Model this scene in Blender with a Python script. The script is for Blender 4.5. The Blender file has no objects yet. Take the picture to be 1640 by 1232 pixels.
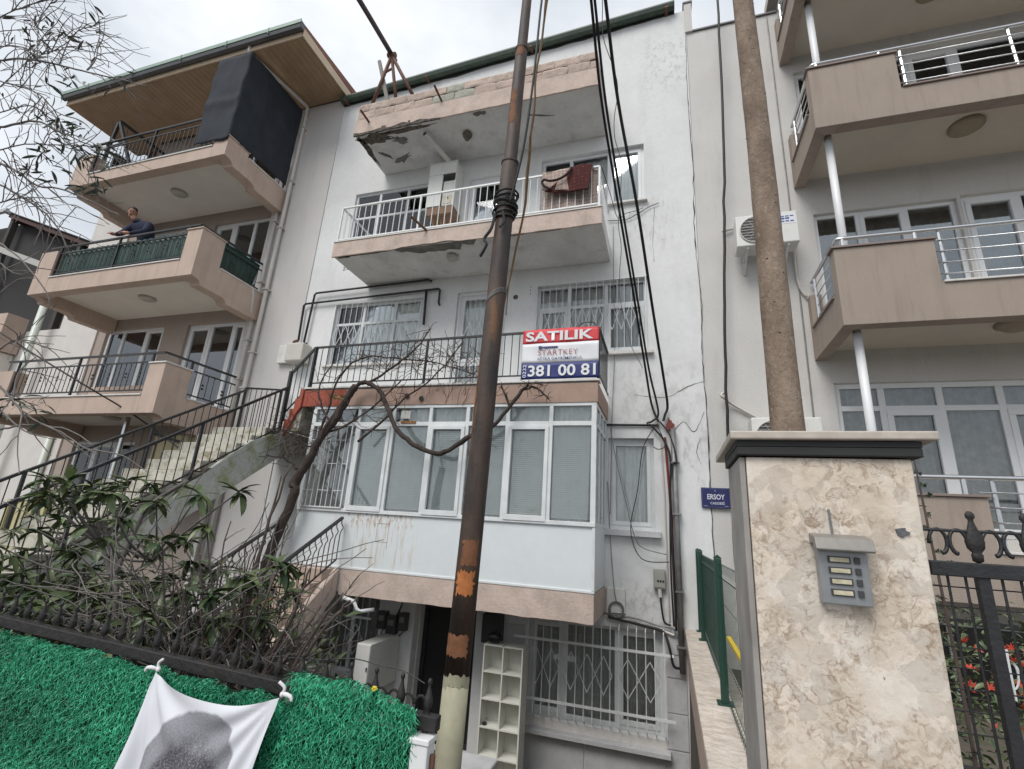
import bpy, math, random
from mathutils import Vector, Matrix, noise
R=math.radians
random.seed(7)
S=bpy.context.scene
COL=S.collection

# ------------------------------------------------------------------ camera, sky, sun, exposure
cd=bpy.data.cameras.new('camera'); cam=bpy.data.objects.new('camera',cd); COL.objects.link(cam)
cd.sensor_width=36; cd.lens=17.105; cd.clip_start=.05; cd.clip_end=600
cam.matrix_world=Matrix(((.95332,.02746,.30072,0),(.29556,-.28892,-.91059,0),(.06188,.95696,-.28354,1.6),(0,0,0,1)))
S.camera=cam
SUN_EL,SUN_AZ=R(52),R(200)
w=bpy.data.worlds.new('World'); S.world=w; w.use_nodes=True
nt=w.node_tree; N=nt.nodes; L=nt.links
bg=N['Background']
sky=N.new('ShaderNodeTexSky'); sky.sky_type='NISHITA'; sky.sun_disc=False
sky.sun_elevation=SUN_EL; sky.sun_rotation=SUN_AZ
tc=N.new('ShaderNodeTexCoord')
mp=N.new('ShaderNodeMapping'); mp.inputs['Scale'].default_value=(1.0,1.0,2.2); mp.inputs['Location'].default_value=(.3,.6,0)
n1=N.new('ShaderNodeTexNoise'); n1.inputs['Scale'].default_value=1.7; n1.inputs['Detail'].default_value=7; n1.inputs['Roughness'].default_value=.52
L.new(tc.outputs['Generated'],mp.inputs['Vector']); L.new(mp.outputs[0],n1.inputs['Vector'])
cr=N.new('ShaderNodeValToRGB'); L.new(n1.outputs['Fac'],cr.inputs['Fac'])
e=cr.color_ramp.elements
e[0].position=.34; e[0].color=(.43,.46,.50,1); e[1].position=.66; e[1].color=(.80,.82,.84,1)
em=cr.color_ramp.elements.new(.5); em.color=(.60,.63,.665,1)
mul=N.new('ShaderNodeMix'); mul.data_type='RGBA'; mul.blend_type='MULTIPLY'; mul.inputs['Factor'].default_value=1
mul.inputs['B'].default_value=(8.3,8.3,8.3,1); L.new(cr.outputs['Color'],mul.inputs['A'])
mx=N.new('ShaderNodeMix'); mx.data_type='RGBA'; mx.inputs['Factor'].default_value=.92
L.new(sky.outputs[0],mx.inputs['A']); L.new(mul.outputs['Result'],mx.inputs['B'])
L.new(mx.outputs['Result'],bg.inputs['Color']); bg.inputs['Strength'].default_value=.1
ld=bpy.data.lights.new('sun','SUN'); ld.energy=1.5; ld.angle=R(32); ld.color=(1,.97,.93)
sun=bpy.data.objects.new('sun',ld); COL.objects.link(sun)
sdir=Vector((math.sin(SUN_AZ)*math.cos(SUN_EL),math.cos(SUN_AZ)*math.cos(SUN_EL),math.sin(SUN_EL)))
sun.rotation_euler=sdir.to_track_quat('Z','Y').to_euler()
S.view_settings.view_transform='Standard'; S.view_settings.look='None'; S.view_settings.gamma=1
S.view_settings.use_curve_mapping=False; S.view_settings.exposure=.76
S.render.engine='CYCLES'; S.cycles.max_bounces=7; S.cycles.transparent_max_bounces=24

# ------------------------------------------------------------------ helpers
class MB:
    def __init__(s): s.v=[]; s.f=[]
    def add(s,vs,fs):
        b=len(s.v); s.v+=[tuple(p) for p in vs]; s.f+=[tuple(i+b for i in q) for q in fs]; return s
    def box(s,x0,x1,y0,y1,z0,z1):
        return s.add([(x0,y0,z0),(x1,y0,z0),(x1,y1,z0),(x0,y1,z0),(x0,y0,z1),(x1,y0,z1),(x1,y1,z1),(x0,y1,z1)],
            [(0,3,2,1),(4,5,6,7),(0,1,5,4),(1,2,6,5),(2,3,7,6),(3,0,4,7)])
    def prism(s,poly,a,b,axis):
        n=len(poly)
        def P(u,v,t): return {'x':(t,u,v),'y':(u,t,v),'z':(u,v,t)}[axis]
        vs=[P(u,v,a) for u,v in poly]+[P(u,v,b) for u,v in poly]
        return s.add(vs,[tuple(range(n-1,-1,-1)),tuple(range(n,2*n))]+[(i,(i+1)%n,(i+1)%n+n,i+n) for i in range(n)])
    def tube(s,pts,r,n=6,caps=True):
        pts=[Vector(p) for p in pts]; m=len(pts); rs=r if isinstance(r,(list,tuple)) else [r]*m
        vs=[];up=None
        for i,p in enumerate(pts):
            t=(pts[min(i+1,m-1)]-pts[max(i-1,0)])
            if t.length<1e-9: t=Vector((0,0,1))
            t.normalize()
            if up is None:
                up=Vector((0,0,1)) if abs(t.z)<.9 else Vector((1,0,0))
            a=t.cross(up)
            if a.length<1e-4: a=t.cross(Vector((.3,1,.2)))
            a.normalize(); b=a.cross(t); up=b
            for k in range(n):
                an=2*math.pi*k/n
                vs.append(p+(a*math.cos(an)+b*math.sin(an))*rs[i])
        fs=[(i*n+k,i*n+(k+1)%n,(i+1)*n+(k+1)%n,(i+1)*n+k) for i in range(m-1) for k in range(n)]
        if caps: fs+=[tuple(range(n-1,-1,-1)),tuple(range((m-1)*n,m*n))]
        return s.add(vs,fs)
    def bar(s,p,q,wd,hd=None):
        hd=hd or wd; p=Vector(p);q=Vector(q);t=(q-p).normalized()
        u=Vector((0,0,1)) if abs(t.z)<.95 else Vector((0,1,0))
        a=t.cross(u).normalized()*wd/2; b=a.cross(t).normalized()*hd/2
        return s.add([p-a-b,p+a-b,p+a+b,p-a+b,q-a-b,q+a-b,q+a+b,q-a+b],[(3,2,1,0),(4,5,6,7),(0,1,5,4),(1,2,6,5),(2,3,7,6),(3,0,4,7)])
    def lathe(s,prof,c,n=10,sx=1,sy=1):
        vs=[(c[0]+r*math.cos(2*math.pi*k/n)*sx,c[1]+r*math.sin(2*math.pi*k/n)*sy,c[2]+z) for r,z in prof for k in range(n)]
        m=len(prof)
        return s.add(vs,[(i*n+k,i*n+(k+1)%n,(i+1)*n+(k+1)%n,(i+1)*n+k) for i in range(m-1) for k in range(n)]+[tuple(range(n-1,-1,-1)),tuple(range((m-1)*n,m*n))])
    def grid(s,fn,nu,nv,close=False):
        vs=[fn(i/nu,j/nv) for j in range(nv+1) for i in range(nu+1)]
        return s.add(vs,[(j*(nu+1)+i,j*(nu+1)+i+1,(j+1)*(nu+1)+i+1,(j+1)*(nu+1)+i) for j in range(nv) for i in range(nu)])
    def mesh(s,name,mat,smooth=False):
        m=bpy.data.meshes.new(name); m.from_pydata(s.v,[],s.f); m.update()
        if smooth: m.polygons.foreach_set('use_smooth',[True]*len(m.polygons))
        if mat: m.materials.append(mat)
        return m
    def build(s,name,mat,parent=None,smooth=False,bevel=0,thick=0):
        return put(name,s.mesh(name,mat,smooth),parent,bevel=bevel,thick=thick)
def put(name,mesh,parent=None,loc=None,rot=None,scale=None,bevel=0,thick=0,mtx=None):
    o=bpy.data.objects.new(name,mesh); COL.objects.link(o)
    if parent is not None:
        o.parent=parent
        if parent.type=='EMPTY': o.matrix_parent_inverse=Matrix.Translation(-Vector(parent.location))
    if mtx is not None: o.matrix_basis=mtx
    if loc is not None: o.location=loc
    if rot is not None: o.rotation_euler=rot
    if scale is not None: o.scale=scale
    if thick:
        md=o.modifiers.new('thickness','SOLIDIFY'); md.thickness=thick; md.offset=0
    if bevel:
        md=o.modifiers.new('bevel','BEVEL'); md.width=bevel; md.segments=2; md.limit_method='ANGLE'; md.angle_limit=R(40)
    return o
def thing(name,label,cat,loc=(0,0,0),group=None):
    o=bpy.data.objects.new(name,None); COL.objects.link(o); o.location=loc; o.empty_display_size=.2
    o['label']=label; o['category']=cat
    if group: o['group']=group
    return o
def tag(o,label,cat,group=None):
    o['label']=label; o['category']=cat
    if group: o['group']=group
    return o
def kind(o,k): o['kind']=k; return o
def smoothpath(pts,sub=4):
    P=[Vector(p) for p in pts]; out=[]
    for i in range(len(P)-1):
        a=P[max(i-1,0)];b=P[i];c=P[i+1];d=P[min(i+2,len(P)-1)]
        for k in range(sub):
            t=k/sub
            out.append(.5*((2*b)+(c-a)*t+(2*a-5*b+4*c-d)*t*t+(3*b-a-3*c+d)*t**3))
    out.append(P[-1]); return out
def rnd(a,b): return random.uniform(a,b)

# ------------------------------------------------------------------ materials (procedural)
def newmat(name):
    m=bpy.data.materials.new(name); m.use_nodes=True
    return m,m.node_tree.nodes,m.node_tree.links,m.node_tree.nodes['Principled BSDF']
def pos(N,L,scale=(1,1,1),obj=False):
    if obj: g=N.new('ShaderNodeTexCoord'); out=g.outputs['Object']
    else: g=N.new('ShaderNodeNewGeometry'); out=g.outputs['Position']
    mp=N.new('ShaderNodeMapping'); mp.inputs['Scale'].default_value=scale; L.new(out,mp.inputs['Vector']); return mp.outputs[0]
def nz(N,L,vec,scale,detail=4,rough=.55,dist=0):
    n=N.new('ShaderNodeTexNoise'); n.inputs['Scale'].default_value=scale; n.inputs['Detail'].default_value=detail
    n.inputs['Roughness'].default_value=rough; n.inputs['Distortion'].default_value=dist; L.new(vec,n.inputs['Vector']); return n.outputs['Fac']
def ramp(N,L,fac,stops):
    r=N.new('ShaderNodeValToRGB'); L.new(fac,r.inputs['Fac']); e=r.color_ramp.elements
    while len(e)<len(stops): e.new(.5)
    for i,(p,c) in enumerate(stops):
        e[i].position=p; e[i].color=(c,c,c,1) if not isinstance(c,tuple) else (*c,1)
    return r.outputs['Color']
def mixc(N,L,fac,a,b,mode='MIX'):
    m=N.new('ShaderNodeMix'); m.data_type='RGBA'; m.blend_type=mode
    for sock,val in (('Factor',fac),('A',a),('B',b)):
        if isinstance(val,(int,float)): m.inputs[sock].default_value=val
        elif isinstance(val,tuple): m.inputs[sock].default_value=(*val,1)
        else: L.new(val,m.inputs[sock])
    return m.outputs['Result']
def bumpn(N,L,b,h,strength,dist=.01):
    bm=N.new('ShaderNodeBump'); bm.inputs['Strength'].default_value=strength; bm.inputs['Distance'].default_value=dist
    L.new(h,bm.inputs['Height']); L.new(bm.outputs[0],b.inputs['Normal'])
def M(name,col,rough=.6,metal=0,vary=.15,vscale=4,bump=0,bscale=80,stain=None,samt=.5,sscale=(3,3,.7),slo=.55,shi=.72,spec=.5,obj=False,fine=None,local=()):
    m,N,L,b=newmat(name)
    p=pos(N,L,obj=obj)
    v=nz(N,L,p,vscale,6)
    f=ramp(N,L,v,[(.3,1-vary),(.7,1+vary*.6)])
    c=mixc(N,L,1.0,col,f,'MULTIPLY')
    if fine:
        g=ramp(N,L,nz(N,L,p,fine[0],3),[(.35,1-fine[1]),(.65,1+fine[1])]); c=mixc(N,L,1.0,c,g,'MULTIPLY')
    if stain:
        s=nz(N,L,pos(N,L,sscale,obj),1.6,7,.62)
        c=mixc(N,L,mixc(N,L,1.0,ramp(N,L,s,[(slo,0.),(shi,1.)]),(samt,samt,samt),'MULTIPLY'),c,stain)
    for (xc,xw,zc,zw,lc,la,sc_,lo,hi) in local:
        sx=N.new('ShaderNodeSeparateXYZ'); L.new(p,sx.inputs[0]); ws=[]
        for out,cc,ww in ((sx.outputs['X'],xc,xw),(sx.outputs['Z'],zc,zw)):
            m1=N.new('ShaderNodeMath'); m1.operation='SUBTRACT'; L.new(out,m1.inputs[0]); m1.inputs[1].default_value=cc
            m2=N.new('ShaderNodeMath'); m2.operation='ABSOLUTE'; L.new(m1.outputs[0],m2.inputs[0])
            ws.append(ramp(N,L,m2.outputs[0],[(ww*.55,1.),(ww,0.)]))
        wn=mixc(N,L,1.0,ws[0],ws[1],'MULTIPLY')
        s2=ramp(N,L,nz(N,L,pos(N,L,sc_,obj),1.6,7,.62),[(lo,0.),(hi,la)])
        c=mixc(N,L,mixc(N,L,1.0,wn,s2,'MULTIPLY'),c,lc)
    L.new(c,b.inputs['Base Color']); b.inputs['Roughness'].default_value=rough; b.inputs['Metallic'].default_value=metal
    b.inputs['Specular IOR Level'].default_value=spec
    if bump: bumpn(N,L,b,nz(N,L,p,bscale,4),bump)
    return m
WHITE_WALL=M('white_wall',(.695,.70,.695),.85,vary=.06,vscale=1.1,bump=.22,bscale=26,stain=(.40,.40,.39),samt=.32,sscale=(1.6,1.6,.5),slo=.52,shi=.78,fine=(14,.025),local=((-.1,.9,3.75,.75,(.44,.43,.415),.5,(5,5,3.5),.47,.64),(.3,.5,2.9,.8,(.40,.39,.38),.6,(7,7,3),.5,.66),(.15,.55,10.6,.9,(.46,.45,.44),.55,(9,9,6),.5,.62),(-.2,.6,7.0,.7,(.45,.44,.42),.5,(8,8,3),.5,.65),(-.5,.7,.55,.5,(.40,.38,.36),.6,(6,6,4),.46,.62)))
GREY_WALL=M('grey_wall',(.59,.57,.55),.85,vary=.05,vscale=.9,bump=.25,bscale=60,stain=(.36,.34,.33),samt=.25,sscale=(2,2,.3),fine=(40,.02))
CREAM_WALL=M('cream_wall',(.62,.59,.56),.85,vary=.05,bump=.2,bscale=60,stain=(.45,.42,.39),samt=.25,sscale=(2,2,.3))
RIGHT_WALL=M('right_wall',(.57,.555,.53),.85,vary=.06,vscale=1.4,bump=.3,bscale=50,stain=(.38,.36,.33),samt=.35,sscale=(2,2,.35),fine=(30,.03))
PINK=M('pink_plaster',(.49,.38,.315),.85,vary=.1,vscale=2,bump=.3,bscale=50,stain=(.33,.25,.20),samt=.45,sscale=(5,5,.6),slo=.5,shi=.72,fine=(40,.02))
PINK2=M('weathered_pink_plaster',(.53,.425,.365),.9,vary=.16,vscale=3.5,bump=.5,bscale=30,stain=(.33,.27,.23),samt=.5,sscale=(3,3,2),fine=(25,.05))
BROWNBAND=M('brown_pink_band',(.36,.25,.20),.85,vary=.1,vscale=3,bump=.3,bscale=40,stain=(.22,.15,.12),samt=.5,sscale=(5,5,.8),fine=(30,.03))
REDPAINT=M('red_paint',(.32,.075,.045),.8,vary=.2,vscale=6,bump=.3,bscale=40,stain=(.40,.22,.17),samt=.6,sscale=(8,8,5),slo=.58,shi=.68)
BEIGE=M('beige_render',(.345,.285,.24),.92,vary=.06,vscale=1.5,bump=.8,bscale=110,stain=(.22,.175,.145),samt=.6,sscale=(5,5,.5),slo=.5,shi=.75,fine=(120,.09))
BEIGE_WALL=M('shaded_beige_wall',(.36,.30,.265),.9,vary=.05,bump=.3,bscale=90,fine=(100,.04))
SOFFIT=M('soffit_plaster',(.70,.66,.60),.9,vary=.06,vscale=2,bump=.35,bscale=100,fine=(90,.04))
RSOFFIT=M('right_soffit_plaster',(.56,.51,.44),.9,vary=.05,vscale=2,bump=.5,bscale=100,fine=(110,.06))
CSOFFIT=M('old_white_soffit',(.64,.635,.62),.9,vary=.14,vscale=1.6,bump=.4,bscale=30,stain=(.30,.29,.27),samt=.55,sscale=(1.8,1.8,1.8),slo=.52,shi=.75,fine=(18,.03))
CONCRETE=M('bare_concrete',(.17,.165,.15),.95,vary=.35,vscale=9,bump=1,bscale=30,stain=(.07,.065,.06),samt=.6,sscale=(6,6,6),fine=(40,.15))
DARKBREAK=M('broken_edge',(.13,.11,.09),.95,vary=.5,vscale=14,bump=1,bscale=40,stain=(.03,.027,.025),samt=.8,sscale=(9,9,9),slo=.5,shi=.62)
BRICKPINK=M('plastered_block',(.48,.375,.315),.9,vary=.25,vscale=4,bump=.8,bscale=28,stain=(.36,.33,.29),samt=.7,sscale=(5,5,5),fine=(35,.07))
BRICKGREY=M('bare_grey_block',(.36,.355,.30),.9,vary=.22,vscale=5,bump=.8,bscale=25,stain=(.2,.19,.165),samt=.5,sscale=(5,5,5),fine=(35,.07))
MORTAR=M('mortar',(.30,.26,.22),.95,vary=.3,vscale=8,bump=.6,bscale=40)
WFRAME=M('white_pvc',(.72,.73,.74),.4,vary=.04,vscale=3)
OLDFRAME=M('old_white_frame',(.66,.68,.68),.5,vary=.1,vscale=6,stain=(.36,.24,.15),samt=.5,sscale=(4,4,4),slo=.66,shi=.76)
WMETAL=M('white_metal',(.70,.71,.71),.45,vary=.08,vscale=8,stain=(.32,.2,.13),samt=.4,sscale=(9,9,9),slo=.66,shi=.75)
PANEL=M('white_panel',(.66,.70,.71),.5,vary=.05,vscale=1.2,stain=(.50,.38,.27),samt=.38,sscale=(3.2,3.2,.45),slo=.61,shi=.76,fine=(9,.015),local=((-4.25,.75,1.62,.16,(.36,.17,.07),.9,(14,14,5),.5,.62),(-4.15,.8,1.35,.55,(.47,.36,.24),.75,(13,13,1.1),.52,.66)))
BLACKIRON=M('black_iron',(.022,.022,.025),.45,vary=.3,vscale=20,bump=.2,bscale=90)
DARKIRON=M('weathered_black_iron',(.018,.016,.016),.6,vary=.4,vscale=18,stain=(.035,.026,.02),samt=.6,sscale=(12,12,12),bump=.4,bscale=60)
STEEL=M('stainless_steel',(.62,.63,.64),.22,.9,vary=.05)
RUST=M('rusty_steel',(.16,.08,.055),.75,.2,vary=.4,vscale=14,stain=(.05,.03,.025),samt=.6,sscale=(12,12,12))
BLACK=M('black_rubber',(.012,.012,.013),.55,vary=.2)
DARKROOM=M('dark_interior',(.03,.03,.032),.9,vary=.3)  # near-black colour stands in for the dimness of rooms behind the windows
CURTAIN=M('net_curtain',(.78,.79,.775),.9,vary=.12,vscale=6)
DARKCURTAIN=M('dark_net_curtain',(.22,.22,.215),.9,vary=.3,vscale=9)
GREYCURTAIN=M('grey_net_curtain',(.50,.50,.49),.9,vary=.2,vscale=3)
BLIND=M('venetian_blind',(.84,.865,.85),.6,vary=.05)
MARBLESILL=M('pale_marble',(.62,.60,.57),.5,vary=.12,vscale=9,stain=(.42,.36,.30),samt=.5,sscale=(7,7,7))
GREENMETAL=M('green_metal',(.045,.07,.05),.5,vary=.3,vscale=6,stain=(.02,.025,.02),samt=.5,sscale=(4,4,4))
PALEGREEN=M('pale_green_gutter',(.26,.36,.30),.45,vary=.1)
WOOD=M('varnished_soffit_board',(.40,.27,.165),.55,vary=.14,vscale=3,stain=(.27,.17,.10),samt=.5,sscale=(9,1.2,9))
CREAMPAINT=M('cream_painted_board',(.58,.45,.32),.6,vary=.08)
PVC=M('cream_pvc_pipe',(.56,.53,.49),.45,vary=.08)
GREYPIPE=M('grey_metal_pipe',(.22,.22,.22),.5,.3,vary=.25,vscale=8,stain=(.12,.09,.07),samt=.5,sscale=(8,8,3))
CABLE=M('black_cable',(.012,.012,.013),.6,vary=.2)
TANCABLE=M('tan_cable',(.25,.16,.09),.7,vary=.25,vscale=9)
NETFABRIC=M('black_shade_fabric',(.028,.033,.042),.8,vary=.2,vscale=3,bump=.5,bscale=14,spec=.25)
GREENSHEET=M('dark_green_sheet',(.012,.05,.038),.5,vary=.25,vscale=4,bump=.3,bscale=12)
NAVY=M('navy_fabric',(.012,.018,.045),.9,vary=.25,vscale=14,bump=.4,bscale=60)
SKIN=M('skin',(.42,.22,.15),.5,vary=.06)
HAIR=M('hair',(.02,.015,.012),.7,vary=.3,vscale=60)
LAMPGLASS=M('lamp_glass',(.42,.40,.36),.3,vary=.1)
RUSTLAMP=M('rusty_lamp',(.12,.10,.08),.6,vary=.3,vscale=20)
CABINET=M('white_cabinet',(.68,.68,.65),.45,vary=.05,stain=(.45,.40,.32),samt=.3,sscale=(4,4,2))
SHELFMAT=M('cream_shelf_board',(.66,.66,.60),.5,vary=.05,stain=(.45,.42,.34),samt=.3,sscale=(5,5,3))
TILEMAT=M('grey_marble_tile',(.50,.50,.51),.45,vary=.12,vscale=4,stain=(.30,.30,.31),samt=.4,sscale=(4,4,4),fine=(20,.03))
EARTH=M('garden_soil',(.10,.085,.065),.95,vary=.4,vscale=3,bump=.8,bscale=14,stain=(.05,.07,.03),samt=.5,sscale=(2,2,2))
ASPHALT=M('pavement_concrete',(.21,.205,.195),.9,vary=.15,vscale=2,bump=.4,bscale=60)
MOSS=M('mossy_plaster',(.50,.51,.48),.9,vary=.12,vscale=3,bump=.6,bscale=25,stain=(.25,.27,.10),samt=.85,sscale=(2.6,2.6,2.6),slo=.48,shi=.66,fine=(24,.06))
MOSSTREAD=M('mossy_step',(.47,.45,.39),.9,vary=.25,vscale=6,bump=.6,bscale=25,stain=(.15,.12,.03),samt=.7,sscale=(4,4,6),slo=.5,shi=.66)
YELLOWWALL=M('yellow_cream_wall',(.56,.49,.30),.9,vary=.06)
BARK=M('vine_bark',(.055,.04,.033),.95,vary=.45,vscale=12,bump=1,bscale=50,stain=(.02,.017,.015),samt=.7,sscale=(25,25,6))
TWIG=M('dry_twig',(.095,.07,.06),.9,vary=.35,vscale=10)
GREYTWIG=M('grey_twig',(.16,.145,.135),.9,vary=.35,vscale=8)
OLIVELEAF=M('olive_leaf',(.06,.075,.055),.6,vary=.35,vscale=20)
def leafmat(name,a,b):
    m,N,L,bs=newmat(name)
    oi=N.new('ShaderNodeObjectInfo')
    c=mixc(N,L,ramp(N,L,nz(N,L,pos(N,L),7,3,.6),[(.38,0.),(.62,1.)]),a,b); c=mixc(N,L,.35,c,mixc(N,L,oi.outputs['Random'],a,b))
    f=ramp(N,L,nz(N,L,pos(N,L),14,4),[(.3,.75),(.7,1.2)])
    L.new(mixc(N,L,1.0,c,f,'MULTIPLY'),bs.inputs['Base Color']); bs.inputs['Roughness'].default_value=.38
    bs.inputs['Specular IOR Level'].default_value=.45
    return m
LEAF=leafmat('broad_leaf',(.028,.058,.02),(.125,.155,.065))
PALELEAF=leafmat('young_pale_leaf',(.17,.25,.08),(.26,.32,.14))
DRYLEAF=leafmat('dry_leaf',(.22,.12,.03),(.30,.17,.05))
def glassmat(name,tint,base):
    m,N,L,b=newmat(name); N.remove(b)
    out=N['Material Output']; t=N.new('ShaderNodeBsdfTransparent'); t.inputs['Color'].default_value=(*tint,1)
    g=N.new('ShaderNodeBsdfGlossy'); g.inputs['Roughness'].default_value=.03; g.inputs['Color'].default_value=(.95,.97,1,1)
    fr=N.new('ShaderNodeFresnel'); fr.inputs['IOR'].default_value=1.5
    ma=N.new('ShaderNodeMath'); ma.operation='MULTIPLY_ADD'; ma.inputs[1].default_value=1.0; ma.inputs[2].default_value=base; ma.use_clamp=True
    L.new(fr.outputs[0],ma.inputs[0]); ms=N.new('ShaderNodeMixShader'); L.new(ma.outputs[0],ms.inputs[0])
    p=pos(N,L); bm=N.new('ShaderNodeBump'); bm.inputs['Strength'].default_value=.035; bm.inputs['Distance'].default_value=.02
    L.new(nz(N,L,p,2.2,2),bm.inputs['Height']); L.new(bm.outputs[0],g.inputs['Normal'])
    L.new(t.outputs[0],ms.inputs[1]); L.new(g.outputs[0],ms.inputs[2]); L.new(ms.outputs[0],out.inputs['Surface'])
    return m
GLASS=glassmat('window_glass',(.97,.985,.975),.02)
DARKGLASS=glassmat('reflective_glass',(.75,.78,.77),.12)
def flat(name,col,rough=.5): return M(name,col,rough,vary=.06,vscale=6)
# ------------------------------------------------------------------ walls with openings, windows, railings
def wall(mb,x0,x1,z0,z1,y0,y1,holes):
    xs=sorted({x0,x1}|{h[k] for h in holes for k in (0,1) if x0<h[k]<x1}); zs=sorted({z0,z1}|{h[k] for h in holes for k in (2,3) if z0<h[k]<z1})
    nx,nz_=len(xs)-1,len(zs)-1
    def solid(i,j):
        if not(0<=i<nx and 0<=j<nz_): return False
        cx,cz=(xs[i]+xs[i+1])/2,(zs[j]+zs[j+1])/2
        return not any(h[0]<cx<h[1] and h[2]<cz<h[3] for h in holes)
    for i in range(nx):
        for j in range(nz_):
            if not solid(i,j): continue
            a,b,c,d=xs[i],xs[i+1],zs[j],zs[j+1]
            mb.add([(a,y0,c),(b,y0,c),(b,y0,d),(a,y0,d)],[(0,1,2,3)]); mb.add([(a,y1,c),(b,y1,c),(b,y1,d),(a,y1,d)],[(3,2,1,0)])
            if not solid(i-1,j): mb.add([(a,y0,c),(a,y1,c),(a,y1,d),(a,y0,d)],[(3,2,1,0)])
            if not solid(i+1,j): mb.add([(b,y0,c),(b,y1,c),(b,y1,d),(b,y0,d)],[(0,1,2,3)])
            if not solid(i,j-1): mb.add([(a,y0,c),(b,y0,c),(b,y1,c),(a,y1,c)],[(3,2,1,0)])
            if not solid(i,j+1): mb.add([(a,y0,d),(b,y0,d),(b,y1,d),(a,y1,d)],[(0,1,2,3)])
    return mb
def window(parent,x0,x1,z0,z1,y,cols=(),trans=None,sash=(),mat=None,curtain=CURTAIN,fr=.055,glass=None,name='window',dep=.06,solidrows=None,tops=True):
    """frame at depth y..y+dep; panes and curtain are sub-parts"""
    mat=mat or WFRAME; glass=glass or GLASS
    m=MB(); m.box(x0,x1,y,y+dep,z1-fr,z1); m.box(x0,x1,y,y+dep,z0,z0+fr)
    xs=[x0]+list(cols)+[x1]
    m.box(x0,x0+fr,y,y+dep,z0+fr,z1-fr); m.box(x1-fr,x1,y,y+dep,z0+fr,z1-fr)
    for c in cols: m.box(c-fr*.55,c+fr*.55,y+.001,y+dep-.001,z0+fr,z1-fr)
    cells=[]
    for i in range(len(xs)-1):
        a=xs[i]+(fr if i==0 else fr*.55); b=xs[i+1]-(fr if i==len(xs)-2 else fr*.55)
        zz=[z0+fr]
        tr=trans if not isinstance(trans,dict) else trans.get(i)
        if tr:
            m.box(a,b,y+.002,y+dep-.002,tr-fr*.5,tr+fr*.5); cells.append((a,b,z0+fr,tr-fr*.5,i,0)); cells.append((a,b,tr+fr*.5,z1-fr,i,1))
        else: cells.append((a,b,z0+fr,z1-fr,i,0))
    for (a,b,c,d,i,r) in cells:
        if (i,r) in sash:
            s=fr*.9; yy0=y-.012; yy1=y+dep*.6
            m.box(a-.006,b+.006,yy0,yy1,d-s,d+.006); m.box(a-.006,b+.006,yy0,yy1,c-.006,c+s); m.box(a-.006,a+s,yy0,yy1,c+s,d-s); m.box(b-s,b+.006,yy0,yy1,c+s,d-s)
    wo=m.build(name,mat,parent,bevel=.004)
    for (a,b,c,d,i,r) in cells:
        k=fr*.9 if (i,r) in sash else 0
        if solidrows and (i,r) in solidrows:
            MB().box(a+k,b-k,y+.012,y+.03,c+k,d-k).build('panel',mat,wo); continue
        MB().box(a+k-.004,b-k+.004,y+dep*.45,y+dep*.45+.006,c+k-.004,d-k+.004).build('pane',glass,wo)
    if curtain:
        ph=rnd(0,6); fq=rnd(34,46)
        MB().grid(lambda u,v:(x0+.03+u*(x1-x0-.06),y+dep+.055+.026*math.sin(u*(x1-x0)*fq+ph)+.012*math.sin(u*(x1-x0)*fq*.37+2*ph),z0+.02+v*(z1-z0-.06)),int((x1-x0)*44)+8,1).build('curtain',curtain,wo,smooth=True)
    return wo
BAR=MB().tube([(0,0,0),(0,0,1)],1,6).mesh('bar_mesh',None)
SQ=MB().box(-.5,.5,-.5,.5,0,1).mesh('square_bar_mesh',None)
_barcache={}
def barmesh(mat,sq=False):
    k=(mat.name,sq)
    if k not in _barcache:
        m=(SQ if sq else BAR).copy(); m.materials.append(mat); _barcache[k]=m
    return _barcache[k]
def vbar(name,mat,parent,x,y,z0,z1,r,sq=False):
    return put(name,barmesh(mat,sq),parent,(x,y,z0),None,(r*(2 if sq else 1),r*(2 if sq else 1),z1-z0))
def abar(name,mat,parent,p,q,r,sq=False):
    p=Vector(p);q=Vector(q);d=q-p
    mt=Matrix.Translation(p)@d.to_track_quat('Z','Y').to_matrix().to_4x4()@Matrix.Diagonal((r*(2 if sq else 1),r*(2 if sq else 1),d.length,1))
    return put(name,barmesh(mat,sq),parent,mtx=mt)
def ornament(mb,x,z,y,s=.05,r=.006,axis='x'):
    def P(a,b): return (x+a,y,z+b) if axis=='x' else (y,x+a,z+b)
    for sx in (-1,1):
        for sz in (-1,1):
            pts=[P(sx*(.008+s*.9*t*math.cos(t*2.2)*.9+.0*t),sz*(s*.25+s*.55*math.sin(t*2.8))) for t in [k/5 for k in range(6)]]
            mb.tube(pts,r,4)
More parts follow.
